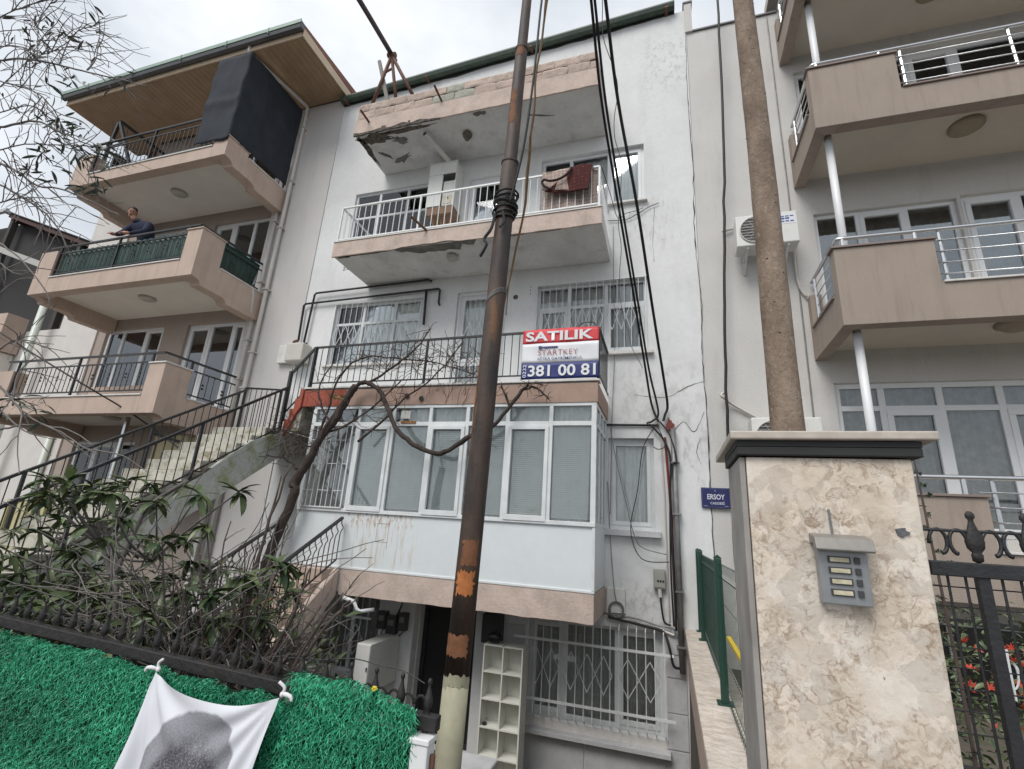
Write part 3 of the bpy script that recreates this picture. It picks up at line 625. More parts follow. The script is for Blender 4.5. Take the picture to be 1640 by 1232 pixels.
# balconies
def side_profile(zb,zl,zt,ynotch):
    P=[(6.05,zt),(6.05,zb)]
    for k in range(5): a=k/4*math.pi/2; P.append((6.12+.16*math.sin(a),zb-.005-.11*(1-math.cos(a))))
    P+=[(6.72,zb-.115)]
    for k in range(5): a=k/4*math.pi/2; P.append((6.74+.17*math.sin(a),zb-.115-.10*(1-math.cos(a))))
    P+=[(7.80,zb-.215),(7.80,zl),(ynotch,zl),(ynotch,zt)]
    return P
def lbalcony(zb,zl,ztr,ztl,zrail,zs,sheet,label_rail):
    # zb bottom of front beam, zl low parapet top, zt pier tops, zs soffit
    sl=MB().box(-13.30,-8.86,6.26,7.82,zs+.03,zs+.17).build('balcony_slab',SOFFIT,lb)
    MB().box(-12.86,-9.0,6.05,6.255,zb-.004,zl).build('front_beam',PINK,sl,bevel=.006)
    MB().prism(side_profile(zb,zl+.06,ztr,6.58),-8.855,-8.60,'x').build('side_beam',PINK,sl)
    MB().box(-8.995,-8.856,6.05,6.30,zb,ztr).build('pier',PINK,sl)
    MB().prism(side_profile(zb,zl+.06,ztl,6.4),-13.40,-13.18,'x').build('side_beam',PINK,sl)
    MB().box(-13.178,-12.865,6.05,6.30,zb,ztl).build('pier',PINK,sl)
    MB().box(-12.86,-9.0,6.03,6.27,zl+.002,zl+.03).build('coping',MARBLESILL,sl,bevel=.004)
    MB().box(-8.87,-8.585,6.60,7.79,zl+.062,zl+.09).build('coping',MARBLESILL,sl,bevel=.004)
    MB().box(-9.02,-8.58,6.03,6.60,ztr+.002,ztr+.03).build('coping',PINK if zb>5 else MARBLESILL,sl,bevel=.004)
    MB().lathe([(.17,0),(.18,-.02),(.14,-.05),(.04,-.065)],(-11.0,6.95,zs+.029),18).build('soffit_lamp',LAMPGLASS,sl,smooth=True)
    m=MB(); y=6.10; zr2=zrail-.17; zb2=zl+.11
    m.bar((-13.2,y,zrail),(-8.74,y,zrail),.045,.035); m.bar((-12.84,y,zr2),(-9.02,y,zr2),.025); m.bar((-12.84,y,zb2),(-9.02,y,zb2),.025)
    m.bar((-8.74,y,zrail),(-8.74,7.72,zrail+.02),.045,.035); m.bar((-8.72,6.62,zr2),(-8.72,7.72,zr2+.02),.025); m.bar((-8.72,6.62,zb2+.07),(-8.72,7.72,zb2+.07),.025)
    for x in (-12.45,-12.0,-11.5,-11.1,-10.5,-10.05,-9.6,-9.25): ornament(m,x,(zr2+zb2)/2+.02,y-.012,.06,.009)
    for yy_ in (6.95,7.4): ornament(m,yy_,(zr2+zb2)/2+.02,-8.71,.06,.009,'y')
    r=m.build('railing',BLACKIRON,lb)
    n=29
    for i in range(n+1):
        x=-12.84+i*(3.82/n); pst=i in (0,14,n)
        vbar('baluster',BLACKIRON,r,x,y,zl+.03 if pst else zb2,zrail if pst else zr2,.018 if pst else .008,pst)
    for i in range(9):
        yy_=6.64+i*.135; pst=i in (0,8)
        vbar('baluster',BLACKIRON,r,-8.72,yy_,zl+.09 if pst else zb2+.07,zrail if pst else zr2,.018 if pst else .008,pst)
    if sheet:
        def fs(u,v): return (-12.80+u*3.76,6.135+.012*math.sin(u*150)+.02*noise.noise((u*9,v*2,1)),zl+.05+v*(zr2-zl+.02+.03*noise.noise((u*7,0,3))))
        MB().grid(fs,120,4).build('privacy_sheet',GREENSHEET,r,smooth=True,thick=.003)
        def f2(u,v): return (-8.755+.01*noise.noise((u*9,v*2,5)),6.66+u*(.98-.12*v*0)-(.10*(1-v) if u>.9 else 0),zl+.14+v*(zr2-zl+.0))
        MB().grid(f2,20,4).build('privacy_sheet',GREENSHEET,r,smooth=True,thick=.003)
    return sl
lbalcony(8.68,8.96,9.14,9.55,9.87,8.80,False,0)
lbalcony(5.88,6.24,6.90,6.92,7.03,6.01,True,0)
lbalcony(3.16,3.49,4.09,4.09,4.31,3.28,False,0)
# eaves: boarded soffit, fascia, gutter, barge board
sf=MB().box(-15.0,-7.38,6.17,8.05,11.66,11.69).build('eaves_soffit',flat('soffit_gap',(.12,.08,.05),.8),lb)
k=0; x=-15.0
while x<-7.42:
    x2=min(x+.152,-7.39)
    MB().box(x+.003,x2-.003,6.18,7.79 if x>-13.8 else 8.0,11.646,11.658).build('board',WOOD,sf); x=x2
MB().box(-15.0,-7.36,6.13,6.165,11.63,11.79).build('fascia_board',CREAMPAINT,lb,bevel=.004)
MB().prism([(6.13,11.63),(8.0,11.63),(8.0,11.84),(6.13,11.84)],-7.378,-7.345,'x').build('barge_board',CREAMPAINT,lb)
prof=[(0,.09),(0,0),(-.02,-.06),(-.11,-.06),(-.13,0),(-.13,.10)]
vs=[(xx_,6.125+u,11.84+v) for xx_ in (-15.05,-7.33) for u,v in prof]; kk=len(prof)
g2=MB().add([(v[0],v[1],v[2]-.03) for v in vs],[(i,i+1,i+1+kk,i+kk) for i in range(kk-1)]+[tuple(range(kk)),tuple(range(2*kk-1,kk-1,-1))]).build('gutter',flat('shadow_grey_trough',(.10,.105,.11),.5),lb,thick=.006)  # trough painted dark grey for the shadow under the pale green gutter
MB().box(-15.06,-7.32,5.975,5.992,11.835,11.935).build('gutter_lip',PALEGREEN,g2)
GJ=flat('gutter_joint',(.16,.22,.19),.5)
for xx_ in (-14.0,-12.4,-10.8,-9.4,-8.2): MB().box(xx_-.012,xx_+.012,5.968,6.0,11.78,11.94).build('gutter_joint',GJ,g2)
MB().prism([(6.05,11.93),(9.4,12.15),(16,11.9),(16,11.7),(9.4,11.9),(6.05,11.845)],-15.02,-7.35,'x').build('roof',flat('roof_tiles',(.22,.10,.07),.8),lb)
MB().tube([(-8.83,6.12,11.76),(-8.83,6.14,11.62),(-8.80,6.22,11.585),(-8.52,7.68,11.585),(-8.50,7.72,11.52),(-8.50,7.72,3.0),(-8.50,7.72,.1)],.045,10).build('drain_pipe',PVC,lb,smooth=True)
MB().tube([(-8.72,7.72,8.95),(-8.72,7.72,5.0),(-8.72,7.72,.1)],.045,10).build('drain_pipe',PVC,lb,smooth=True)
MB().tube([(-8.62,7.45,6.32),(-8.60,7.5,6.15),(-8.62,7.55,5.8),(-8.66,7.68,5.65)],.03,8).build('drain_pipe',PVC,lb,smooth=True)
m=MB()
for z in (10.9,9.3,8.0,6.4,4.9,4.1): m.box(-8.57,-8.43,7.66,7.8,z-.014,z+.014)
for z in (8.2,6.6,5.2,4.3): m.box(-8.79,-8.65,7.66,7.8,z-.014,z+.014)
m.build('pipe_clip',PVC,lb)
MB().tube([(-15.9,7.6,6.9),(-15.9,7.6,3.6),(-15.9,7.6,.1)],.085,10).build('drain_pipe',flat('white_green_pipe',(.58,.62,.56),.4),lb,smooth=True)
MB().tube([(-14.1,7.72,3.3),(-14.1,7.72,0)],.07,10).build('drain_pipe',flat('white_green_pipe2',(.58,.62,.56),.4),lb,smooth=True)
# yellow ground floor box with dark edging
MB().box(-9.75,-8.9,7.05,7.80,1.75,2.95).build('porch',YELLOWWALL,lb,bevel=.01)
m=MB(); m.bar((-9.76,7.03,2.97),(-8.6,7.03,2.72),.05); m.bar((-9.4,7.03,2.6),(-8.65,7.03,2.4),.04); m.bar((-9.4,7.03,2.6),(-9.4,7.03,1.6),.04)
m.build('porch_edging',BLACKIRON,lb)
MB().box(-9.9,-9.84,6.5,6.56,1.0,3.2).build('awning_post',STEEL,lb)
m=MB()
for i in range(9): m.box(-13.3+i*.19,-13.3+i*.19+.1,6.9,6.95,.3,1.55)
m.build('slat_screen',flat('yellow_slats',(.50,.46,.25),.7),lb)

# black fabric screen on the top balcony
def fbx(u,v):
    # wrap front then right side
    if u<.38: t=u/.38; x=-9.52+t*.90; y=6.035
    elif u<.40: t=(u-.38)/.02; x=-8.60; y=6.035+t*.03
    else: t=(u-.40)/.60; x=-8.60; y=6.065+t*1.6
    z0=9.05+(.10 if u>.38 else 0); z=z0+v*(11.42-z0)
    wv=.03*noise.noise((u*6,v*4,1))+.014*noise.noise((u*22,v*5,3)); bulge=.05*math.sin(math.pi*v)*noise.noise((u*5,3,3))
    if u<.39: y+=.6*(wv+bulge)-.02-.03*math.exp(-((v-.45)/.05)**2)
    else: x+=.7*(wv+bulge)+.02
    if v==0: z+=.04*noise.noise((u*14,0,0))
    if u<.01: x+=.05*noise.noise((0,v*6,0))
    return (x,y,z)
o=MB().grid(fbx,100,34).build('shade_screen',NETFABRIC,None,smooth=True,thick=.004)
tag(o,'black fabric screen wrapped round the corner of the topmost left balcony','screen')
# swing seat
sw=thing('garden_swing','dark metal frame of a garden swing on the topmost left balcony','swing',(-12.4,6.9,8.95))
m=MB(); AP=(-12.86,6.30,10.78); BP=(-12.86,7.5,10.78)
for (a,dy) in ((AP,0),(BP,0)):
    m.bar(a,(-13.02,a[1],8.95),.06); m.bar(a,(-11.75,a[1],8.97),.06); m.bar((-12.95,a[1],10.0),(-12.3,a[1],10.02),.035)
m.bar(AP,BP,.06); m.build('frame',BLACKIRON,sw)
MB().box(-12.9,-12.3,6.45,7.35,9.42,9.48).build('seat',BLACKIRON,sw); MB().box(-12.95,-12.88,6.45,7.35,9.42,9.95).build('backrest',BLACKIRON,sw)
m=MB()
for yy_ in (6.5,7.3): m.bar((-12.86,yy_,10.76),(-12.6,yy_,9.45),.012)
m.build('hanger',BLACKIRON,sw)

# person leaning on the middle balcony rail
def skinned(name,verts,edges,radii,mat,parent,sub=2,root=0):
    me=bpy.data.meshes.new(name); me.from_pydata(verts,edges,[]); me.materials.append(mat)
    o=bpy.data.objects.new(name,me); COL.objects.link(o); o.parent=parent
    if parent: o.matrix_parent_inverse=Matrix.Translation(-Vector(parent.location))
    md=o.modifiers.new('skin','SKIN'); sv=me.skin_vertices[0].data
    for i,r in enumerate(radii): sv[i].radius=(r,r) if not isinstance(r,tuple) else r
    sv[root].use_root=True
    md.use_smooth_shade=True
    s=o.modifiers.new('sub','SUBSURF'); s.levels=sub; s.render_levels=sub
    return o
pe=thing('person','person in a navy sweater leaning on the green sheeted balcony rail','person',(-10.85,6.5,6.15))
V=[(-10.80,6.56,7.02),(-10.82,6.48,7.22),(-10.88,6.36,7.42),(-10.95,6.28,7.52),(-11.0,6.23,7.60), # pelvis..neck 0-4
   (-10.68,6.34,7.46),(-10.58,6.24,7.22),(-10.78,6.08,7.10), # right arm 5-7
   (-11.10,6.30,7.46),(-11.24,6.20,7.24),(-11.20,6.07,7.12), # left arm 8-10
   (-10.71,6.55,6.95),(-10.70,6.56,6.58),(-10.69,6.62,6.20),(-10.90,6.55,6.95),(-10.92,6.58,6.58),(-10.93,6.64,6.20)]
E_=[(0,1),(1,2),(2,3),(3,4),(2,5),(5,6),(6,7),(2,8),(8,9),(9,10),(0,11),(11,12),(12,13),(0,14),(14,15),(15,16)]
rad=[.15,.155,.165,.10,.06,.085,.062,.042,.085,.062,.042,.09,.068,.05,.09,.068,.05]
skinned('body',V,E_,rad,NAVY,pe)
hd=MB(); hc=Vector((-11.04,6.17,7.72))
prof=[(.0,-.125),(.045,-.118),(.062,-.085),(.074,-.03),(.079,.02),(.076,.065),(.055,.10),(.02,.118),(0,.12)]
hd.lathe([(max(r,.001),z) for r,z in prof],hc,16,.95,1.12)
hd.lathe([(.004,-.03),(.016,-.026),(.012,.0),(.003,.03)],hc+Vector((-.012,-.088,-.005)),8)
for sx in (-1,1): hd.lathe([(.004,-.032),(.016,-.015),(.018,.015),(.006,.03)],hc+Vector((sx*.077,.01,-.005)),8,.6,1)
HR=Matrix.Translation(hc)@Matrix.Rotation(R(52),4,'Z')@Matrix.Rotation(R(24),4,'X')@Matrix.Translation(-hc)
def turn(mb): mb.v=[tuple(HR@Vector(v)) for v in mb.v]; return mb
ho=turn(hd).build('head',SKIN,pe,smooth=True)
MB().tube([(-10.99,6.235,7.54),(-11.03,6.18,7.66)],.052,10).build('neck',SKIN,pe,smooth=True)
fm=MB()
for sx in (-.03,.024): fm.lathe([(.003,-.008),(.012,-.004),(.012,.004),(.003,.008)],hc+Vector((sx,-.083,.02)),8,1,.5)
for sx in (-.03,.024): fm.box(hc.x+sx-.016,hc.x+sx+.016,hc.y-.092,hc.y-.082,hc.z+.036,hc.z+.043)
fm.box(hc.x-.024,hc.x+.016,hc.y-.090,hc.y-.078,hc.z-.062,hc.z-.054)
turn(fm).build('face_features',HAIR,ho)
hr=MB(); hr.lathe([(.079,.03),(.086,.055),(.078,.095),(.045,.125),(.002,.135)],hc+Vector((0,.014,0)),16,.97,1.1); hr.lathe([(.05,-.05),(.083,-.02),(.088,.04),(.06,.09),(.01,.11)],hc+Vector((0,.028,0)),14,.92,1)
turn(hr).build('hair',HAIR,pe,smooth=True)
for (px_,py_,pz_,dx,dy) in ((-10.79,6.06,7.10,-.5,-.6),(-11.20,6.05,7.12,.3,-.8)):
    hm=MB(); d=Vector((dx,dy,-.25)).normalized(); s_=d.cross(Vector((0,0,1))).normalized(); p=Vector((px_,py_,pz_))
    hm.tube([p-d*.03,p,p+d*.05,p+d*.09],[.026,.034,.038,.03],10)
    for kf,ln in enumerate((.06,.072,.068,.052)):
        b=p+d*.085+s_*(kf-1.5)*.019; hm.tube([b,b+d*ln*.5+Vector((0,0,-.006)),b+d*ln*.8+Vector((0,0,-.03))],[.0095,.009,.007],6)
    b=p+d*.03+s_*.03; hm.tube([b,b+s_*.03+d*.02,b+s_*.035+d*.05],[.011,.010,.008],6)
    hm.build('hand',SKIN,pe,smooth=True)

# ------------------------------------------------------------------ neighbour on the far left
nb=thing('house','far left house with a dark corrugated roof on timber rafters and a pinkish parapet','house',(-18.5,9,0))
MB().box(-26,-15.35,7.9,13,0,6.0).build('wall',CREAM_WALL,nb)
MB().box(-26,-16.9,7.4,7.88,5.3,6.35).build('parapet',PINK,nb)
MB().box(-26,-17.0,7.3,7.88,4.7,5.28).build('balcony_slab',SOFFIT,nb)
RD=[(-21.3,10.92),(-16.3,9.05)]
def rp(u,v): 
    x=-21.3+u*5.6; return (x,8.35+v*6,10.92-(x+21.3)*.372+.02*math.sin(v*6*40))
MB().grid(rp,2,240).build('roof',flat('dark_corrugated_roof',(.07,.065,.065),.7),nb,thick=.02)
m=MB()
for i in range(7):
    y=8.45+i*.9; m.bar((-21.25,y,10.80),(-15.75,y,8.75),.09,.13)
for (x,z) in ((-21,10.75),(-19.2,10.08),(-17.4,9.41)): m.bar((x,8.4,z-.12),(x,14,z-.12),.1,.12)
m.build('rafter',flat('dark_rafter',(.07,.035,.03),.8),nb)
m=MB(); m.bar((-21.5,8.3,10.98),(-21.1,14,10.98),.14,.1); m.bar((-26,8.3,10.85),(-21.2,8.3,10.92),.1,.13); m.build('gutter',flat('grey_white_gutter',(.5,.5,.5),.5),nb)
MB().bar((-22,8.0,9.75),(-16.9,8.0,8.0),.16,.18).build('roof_beam',flat('pale_beam',(.42,.41,.38),.6),nb)
MB().prism([(-26,6.0),(-15.4,6.0),(-15.4,8.55),(-21.0,10.65),(-26,10.6)],8.75,13,'y').build('under_roof_fill',flat('roof_shade_dark',(.035,.033,.034),.9),nb)  # near-black box: the dark under the roof is put into its colour
DP=flat('dark_post',(.05,.045,.04),.8)
for (x,y) in ((-21,8.5),(-17,8.5)): MB().box(x-.08,x+.08,y-.08,y+.08,6.0,10.8-(x+21.3)*.372).build('post',DP,nb)
# ------------------------------------------------------------------ right building
rb=thing('apartment_building','modern beige apartment building with steel railed balconies and white columns','building',(4,7.8,0))
wh=[(2.36,4.25,4.75,6.78),(4.30,6.4,4.75,6.82),(2.34,6.6,1.9,3.92),(2.34,6.6,7.9,9.75)]
wall(MB(),.59,7.4,-.3,11.25,7.835,8.05,wh).build('wall',RIGHT_WALL,rb)
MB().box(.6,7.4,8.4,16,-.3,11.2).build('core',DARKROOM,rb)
MB().box(.62,2.2,7.80,8.05,11.252,11.285).build('coping',flat('lead_coping',(.12,.12,.12),.5),rb)
MB().box(.56,.70,7.79,8.3,11.25,12.0).build('parapet_stub',RIGHT_WALL,rb)
MB().box(.54,.72,7.77,8.32,12.003,12.04).build('coping',flat('lead_coping2',(.12,.12,.12),.5),rb)
MB().tube([(2.02,7.825,11.2),(2.04,7.825,7.4),(2.03,7.825,4.2),(2.02,7.825,.2)],.012,6).build('wall_cable',GREYPIPE,rb)
window(rb,2.36,4.25,4.75,6.78,7.90,(2.98,3.62),None,sash=((1,0),),curtain=DARKCURTAIN,fr=.06,glass=DARKGLASS)
window(rb,4.30,6.4,4.75,6.82,7.90,(5.0,),None,sash=((0,0),),curtain=GREYCURTAIN,fr=.07,glass=DARKGLASS)
window(rb,2.34,6.6,1.9,3.92,7.90,(2.92,3.60,4.27,5.2),3.55,sash=((1,0),(3,0)),curtain=DARKCURTAIN,fr=.075)
window(rb,2.34,6.6,7.9,9.75,7.90,(3.2,4.0,4.7),None,sash=((2,0),),curtain=CURTAIN,fr=.08)
MB().box(2.9,6.6,7.84,7.9,4.6,4.745).build('sill',MARBLESILL,rb)
def rbal(zb,zhi,zlo,zrail,zs,zcol):
    fb=MB().prism([(2.13,zb),(7.3,zb),(7.3,zlo),(3.21,zlo),(3.21,zhi),(2.13,zhi)],6.50,6.68,'y').build('parapet',BEIGE,rb,bevel=.006)
    MB().prism([(6.682,zb+.001),(7.83,zb+.001),(7.83,zhi-.06),(7.70,zhi-.06),(7.70,zlo-.02),(6.682,zlo-.02)],2.132,2.29,'x').build('side_beam',BEIGE,fb)
    MB().box(2.29,7.3,6.68,7.84,zs,zs+.14).build('balcony_slab',RSOFFIT,fb)
    MB().box(2.10,3.235,6.475,6.69,zhi+.002,zhi+.03).build('coping',flat('dark_coping',(.22,.17,.15),.6) if 'dark_coping' not in bpy.data.materials else bpy.data.materials['dark_coping'],fb,bevel=.004)
    MB().box(3.225,7.3,6.475,6.70,zlo+.002,zlo+.028).build('coping',bpy.data.materials['dark_coping'] if zb>6 else MARBLESILL,fb,bevel=.004)
    MB().box(2.105,2.31,6.70,7.695,zlo-.018,zlo+.008).build('coping',bpy.data.materials['dark_coping'],fb,bevel=.004)
    m=MB(); y=6.58
    m.tube(smoothpath([(7.2,y,zrail),(3,y,zrail),(2.30,y,zrail),(2.21,y+.03,zrail),(2.20,y+.12,zrail),(2.20,7.2,zrail),(2.20,7.78,zrail)],3),.026,8)
    for zr in (.2,.4,.6,.8):
        z=zlo+(zrail-zlo)*zr
        m.tube([(3.18,y,z),(7.2,y,z)],.009,6); m.tube([(2.20,6.68,z),(2.20,7.74,z)],.009,6)
    r=m.build('railing',STEEL,rb,smooth=True)
    for x in (3.32,4.55,5.8,7.0): vbar('post',STEEL,r,x,y+.022,zlo+.02,zrail-.02,.022)
    for x in (2.27,3.06): vbar('post',STEEL,r,x,y,zhi+.02,zrail-.02,.022)
    for yy_ in (6.72,7.62): vbar('post',STEEL,r,2.20,yy_,zlo,zrail-.02,.022)
    MB().lathe([(.2,0),(.21,-.02),(.15,-.06),(.14,-.06),(.12,-.085),(.03,-.10)],(4.15,7.1,zs-.001),20).build('soffit_lamp',flat('brown_lamp_rim',(.30,.25,.18),.5) if 'brown_lamp_rim' not in bpy.data.materials else bpy.data.materials['brown_lamp_rim'],fb,smooth=True)
    if zcol: MB().tube([(2.36,6.80,zhi-.6),(2.36,6.80,zcol)],.05,14).build('column',WFRAME,rb,smooth=True)
    return fb
rbal(1.16,2.22,1.66,2.44,1.32,4.41)
rbal(4.27,5.345,4.75,5.53,4.42,7.44)
rbal(7.30,8.36,7.74,8.52,7.45,10.1)
rbal(9.95,11.0,10.4,11.2,10.1,None)
MB().box(2.14,7.4,6.7,8.4,11.9,12.1).build('roof_slab',RSOFFIT,rb)
m=MB(); 
for (x,z) in ((2.6,.35),): pass
# white scroll grille on the low window
lw=window(rb,2.2,4.2,-.25,.85,7.80,(3.2,),None,curtain=None,fr=.05,glass=flat('dark_low_glass',(.02,.02,.022),.3))
m=MB(); m.bar((2.7,6.55,.98),(3.5,6.55,.96),.05,.05)
m.build('dark_slot',BLACK,rb)

def ac(x0,x1,z0,z1,y0,y1,label,sticker=True):
    a=thing('air_conditioner',label,'air conditioner',((x0+x1)/2,y1,z0),'air conditioners on the right wall')
    MB().box(x0,x1,y0,y1,z0,z1).build('body',CABINET,a,bevel=.015)
    fx=x0+.30*(x1-x0)+.02; fz=(z0+z1)/2; rr=(z1-z0)*.42
    MB().tube([(fx,y0-.006,fz),(fx,y0+.004,fz)],rr,28).build('fan_opening',flat('fan_dark_'+str(round(z0,1)),(.06,.06,.065),.6),a)
    m=MB()
    for k in range(-4,5):
        dz=k*rr*.22; h=math.sqrt(max(rr*rr-dz*dz,0)); m.bar((fx-h,y0-.012,fz+dz),(fx+h,y0-.012,fz+dz),.006)
    for k in range(12):
        an=k*math.pi/6; m.bar((fx,y0-.010,fz),(fx+rr*math.cos(an),y0-.010,fz+rr*math.sin(an)),.004)
    P=[(fx+rr*math.cos(t*math.pi/14),y0-.012,fz+rr*math.sin(t*math.pi/14)) for t in range(29)]
    m.tube(P,.010,6,False); m.build('fan_grille',PVC,a,smooth=False)
    if sticker: MB().box(x1-.26,x1-.03,y0-.003,y0-.0005,z1-.22,z1-.05).build('sticker',flat('sticker_white'+str(round(z0,1)),(.7,.72,.74),.5),a)
    for zz_,hh in () if not sticker else ((z1-.10,.018),(z1-.145,.03),(z1-.19,.022)):
        for q in range(3 if hh<.03 else 2): MB().box(x1-.235+q*.065,x1-.235+q*.065+(.05 if hh<.03 else .055),y0-.0052,y0-.0035,zz_,zz_+hh).build('sticker_print',flat('sticker_blue',(.05,.09,.30),.5) if 'sticker_blue' not in bpy.data.materials else bpy.data.materials['sticker_blue'],a)
    for x in (x0+.15,x1-.15):
        m=MB(); m.bar((x,y0+.03,z0-.015),(x,7.83,z0-.015),.03,.03); m.bar((x,7.815,z0-.02),(x,7.815,z0-.25),.03,.03); m.bar((x,y0+.08,z0-.02),(x,7.815,z0-.24),.022,.022)
        m.build('bracket',WMETAL,a)
    return a
ac(1.13,2.0,6.03,6.57,7.34,7.66,'white air conditioner high on the wall right of the thick hanging cable')
ac(1.13,2.0,2.72,3.30,7.34,7.66,'white air conditioner just above the marble gate pillar',False)
p=MB().tube(smoothpath([(.98,7.78,6.62),(1.3,7.79,6.68),(1.9,7.79,6.72),(2.0,7.75,6.5),(2.02,7.8,5.6),(2.12,7.8,5.3)],4),.02,6).build('air_conditioner_pipe',PVC,None,smooth=True)
tag(p,'pale refrigerant pipe running round the higher air conditioner','pipe')
p=MB().tube(smoothpath([(.84,7.72,3.78),(.80,7.70,3.73),(.84,7.71,3.69),(1.0,7.78,3.58),(1.35,7.79,3.36)],5),.022,6).build('air_conditioner_pipe',PVC,None,smooth=True)
tag(p,'short curled pipe end sticking out above the lower air conditioner','pipe')

# ------------------------------------------------------------------ low garden wall and green mesh fence
gw=thing('garden_wall','low garden wall with a rough pale marble top beside the gate pillar','wall',(.35,4.8,0))
MB().prism([(1.86,-.6),(7.81,-1.7),(7.81,.355),(1.86,.355)],.195,.50,'x').build('wall_body',PINK,gw)
m=M('rough_travertine',(.60,.53,.46),.8,vary=.18,vscale=9,bump=1.2,bscale=22,stain=(.36,.28,.22),samt=.6,sscale=(5,12,5),slo=.5,shi=.64,fine=(60,.07))
for y0,y1 in ((1.86,3.3),(3.305,4.8),(4.805,6.3),(6.305,7.81)): MB().box(.165,.54,y0,y1,.36,.42).build('marble_slab',m,gw,bevel=.008)
gf=thing('mesh_fence','dark green welded mesh fence standing on the low garden wall','fence',(.37,4.8,.42))
GF=flat('green_fence_paint',(.012,.05,.035),.45)
for y in (7.74,7.12,4.56,2.0):
    f_=MB().box(.34,.395,y-.03,y+.03,.425,1.47).build('post',GF,gf,bevel=.004)
    MB().prism([(-.035,1.472),(.035,1.472),(0,1.50)],y-.03,y+.03,'y').build('post_cap',GF,f_).location=(.3675,0,0)
    MB().box(.31,.43,y-.06,y+.06,.421,.432).build('base_plate',GF,f_)
m=MB(); x=.375
for (ya,yb) in ((2.03,4.53),(4.59,7.09),(7.15,7.71)):
    n=int((yb-ya)/.062)
    for i in range(n+1):
        y=ya+(yb-ya)*i/n; m.tube([(x,y,.47),(x,y,.53),(x-.02,y,.55),(x,y,.57),(x,y,1.33),(x-.02,y,1.35),(x,y,1.37),(x,y,1.44)],.0015,4,False)
    for z in (.5,.57,.75,.95,1.15,1.33,1.43): m.tube([(x,ya,z),(x,yb,z)],.0022,4)
m.build('wire_mesh',GF,gf)
MB().box(x+.012,x+.016,4.6,7.7,.5,1.42).build('shade_net',M('grey_green_net',(.20,.235,.215),.9,vary=.2,vscale=4),gf)
MB().bar((x-.01,3.2,.98),(x-.01,3.95,.98),.03,.02).build('yellow_tie',flat('yellow_plastic',(.55,.40,.03),.5),gf)

# ------------------------------------------------------------------ marble gate pillar
def breccia(name):
    m,N,L,b=newmat(name)
    p=pos(N,L,(1,1,1))
    def warp(scale,amt):
        wv=N.new('ShaderNodeTexNoise'); wv.inputs['Scale'].default_value=scale; wv.inputs['Detail'].default_value=6; L.new(p,wv.inputs['Vector'])
        sc=N.new('ShaderNodeVectorMath'); sc.operation='MULTIPLY_ADD'; sc.inputs[1].default_value=(amt,amt,amt); L.new(wv.outputs['Color'],sc.inputs[0]); L.new(p,sc.inputs[2]); return sc.outputs[0]
    q=warp(14,.085); q2=warp(26,.05)
    base=ramp(N,L,nz(N,L,q2,7,8,.68),[(.28,(.46,.375,.29)),(.44,(.575,.495,.405)),(.58,(.64,.575,.50)),(.75,(.68,.63,.565))])
    vo=N.new('ShaderNodeTexVoronoi'); vo.inputs['Scale'].default_value=19; L.new(q,vo.inputs['Vector'])
    cell=N.new('ShaderNodeSeparateColor'); L.new(vo.outputs['Color'],cell.inputs[0])
    clast=ramp(N,L,cell.outputs[0],[(.2,.90),(.75,1.12)])
    c=mixc(N,L,1.0,base,clast,'MULTIPLY')
    ve=N.new('ShaderNodeTexVoronoi'); ve.feature='DISTANCE_TO_EDGE'; ve.inputs['Scale'].default_value=19; L.new(q,ve.inputs['Vector'])
    vein=ramp(N,L,ve.outputs['Distance'],[(.0,.8),(.02,.45),(.05,0.)])
    gate=ramp(N,L,nz(N,L,p,13,6,.65),[(.54,0.),(.64,1.)])
    c=mixc(N,L,mixc(N,L,1.0,vein,gate,'MULTIPLY'),c,(.22,.135,.075))
    br=mixc(N,L,1.0,ramp(N,L,nz(N,L,q2,44,8,.74,.9),[(.485,0.),(.645,.75)]),ramp(N,L,nz(N,L,p,6.5,4,.6),[(.38,0.),(.54,1.)]),'MULTIPLY')
    c=mixc(N,L,br,c,(.23,.145,.085))
    wh=ramp(N,L,nz(N,L,q2,34,6,.65,.5),[(.60,0.),(.70,.6)])
    c=mixc(N,L,wh,c,(.72,.68,.62))
    dk=ramp(N,L,nz(N,L,p,60,3),[(.72,0.),(.76,.8)]); c=mixc(N,L,dk,c,(.16,.11,.08))
    L.new(c,b.inputs['Base Color']); b.inputs['Roughness'].default_value=.42
    bumpn(N,L,b,nz(N,L,q2,40,6),.22)
    return m
BRECCIA=breccia('brecciated_marble')
PGREY=M('grey_marble_side',(.30,.28,.26),.6,vary=.3,vscale=6,stain=(.16,.15,.14),samt=.6,sscale=(8,8,1.2))
pl=thing('gate_pillar','square gate pillar clad in brown veined beige marble with a dark banded cap','pillar',(.4,1.64,0))
MB().box(.21,.60,1.503,1.78,0,1.835).build('front_slab',BRECCIA,pl,bevel=.004)
MB().box(.193,.208,1.506,1.785,0,1.834).build('side_slab',PGREY,pl,bevel=.003)
MB().box(.186,.622,1.488,1.80,1.838,1.862).build('dark_band',M('dark_granite',(.022,.022,.022),.6,vary=.3),pl,bevel=.003)
MB().box(.186,.622,1.488,1.80,1.863,1.878).build('dark_band',bpy.data.materials['dark_granite'],pl)
MB().box(.17,.655,1.47,1.945,1.88,1.903).build('cap',M('cap_marble',(.46,.41,.35),.5,vary=.15,vscale=30,stain=(.42,.36,.30),samt=.5,sscale=(14,14,14)),pl,bevel=.004)
MB().prism([(p[0],p[1]) for p in blob(.553,1.652,.013,.010,12,.35)],1.499,1.5025,'y').build('chip',M('dark_chip',(.12,.12,.13),.9,vary=.5,vscale=90),pl)
ic=thing('door_intercom','grey door intercom with a hood and four name plates on the marble pillar','intercom',(.41,1.49,1.47))
ICM=M('intercom_metal',(.30,.31,.32),.4,.5,vary=.1,vscale=30)
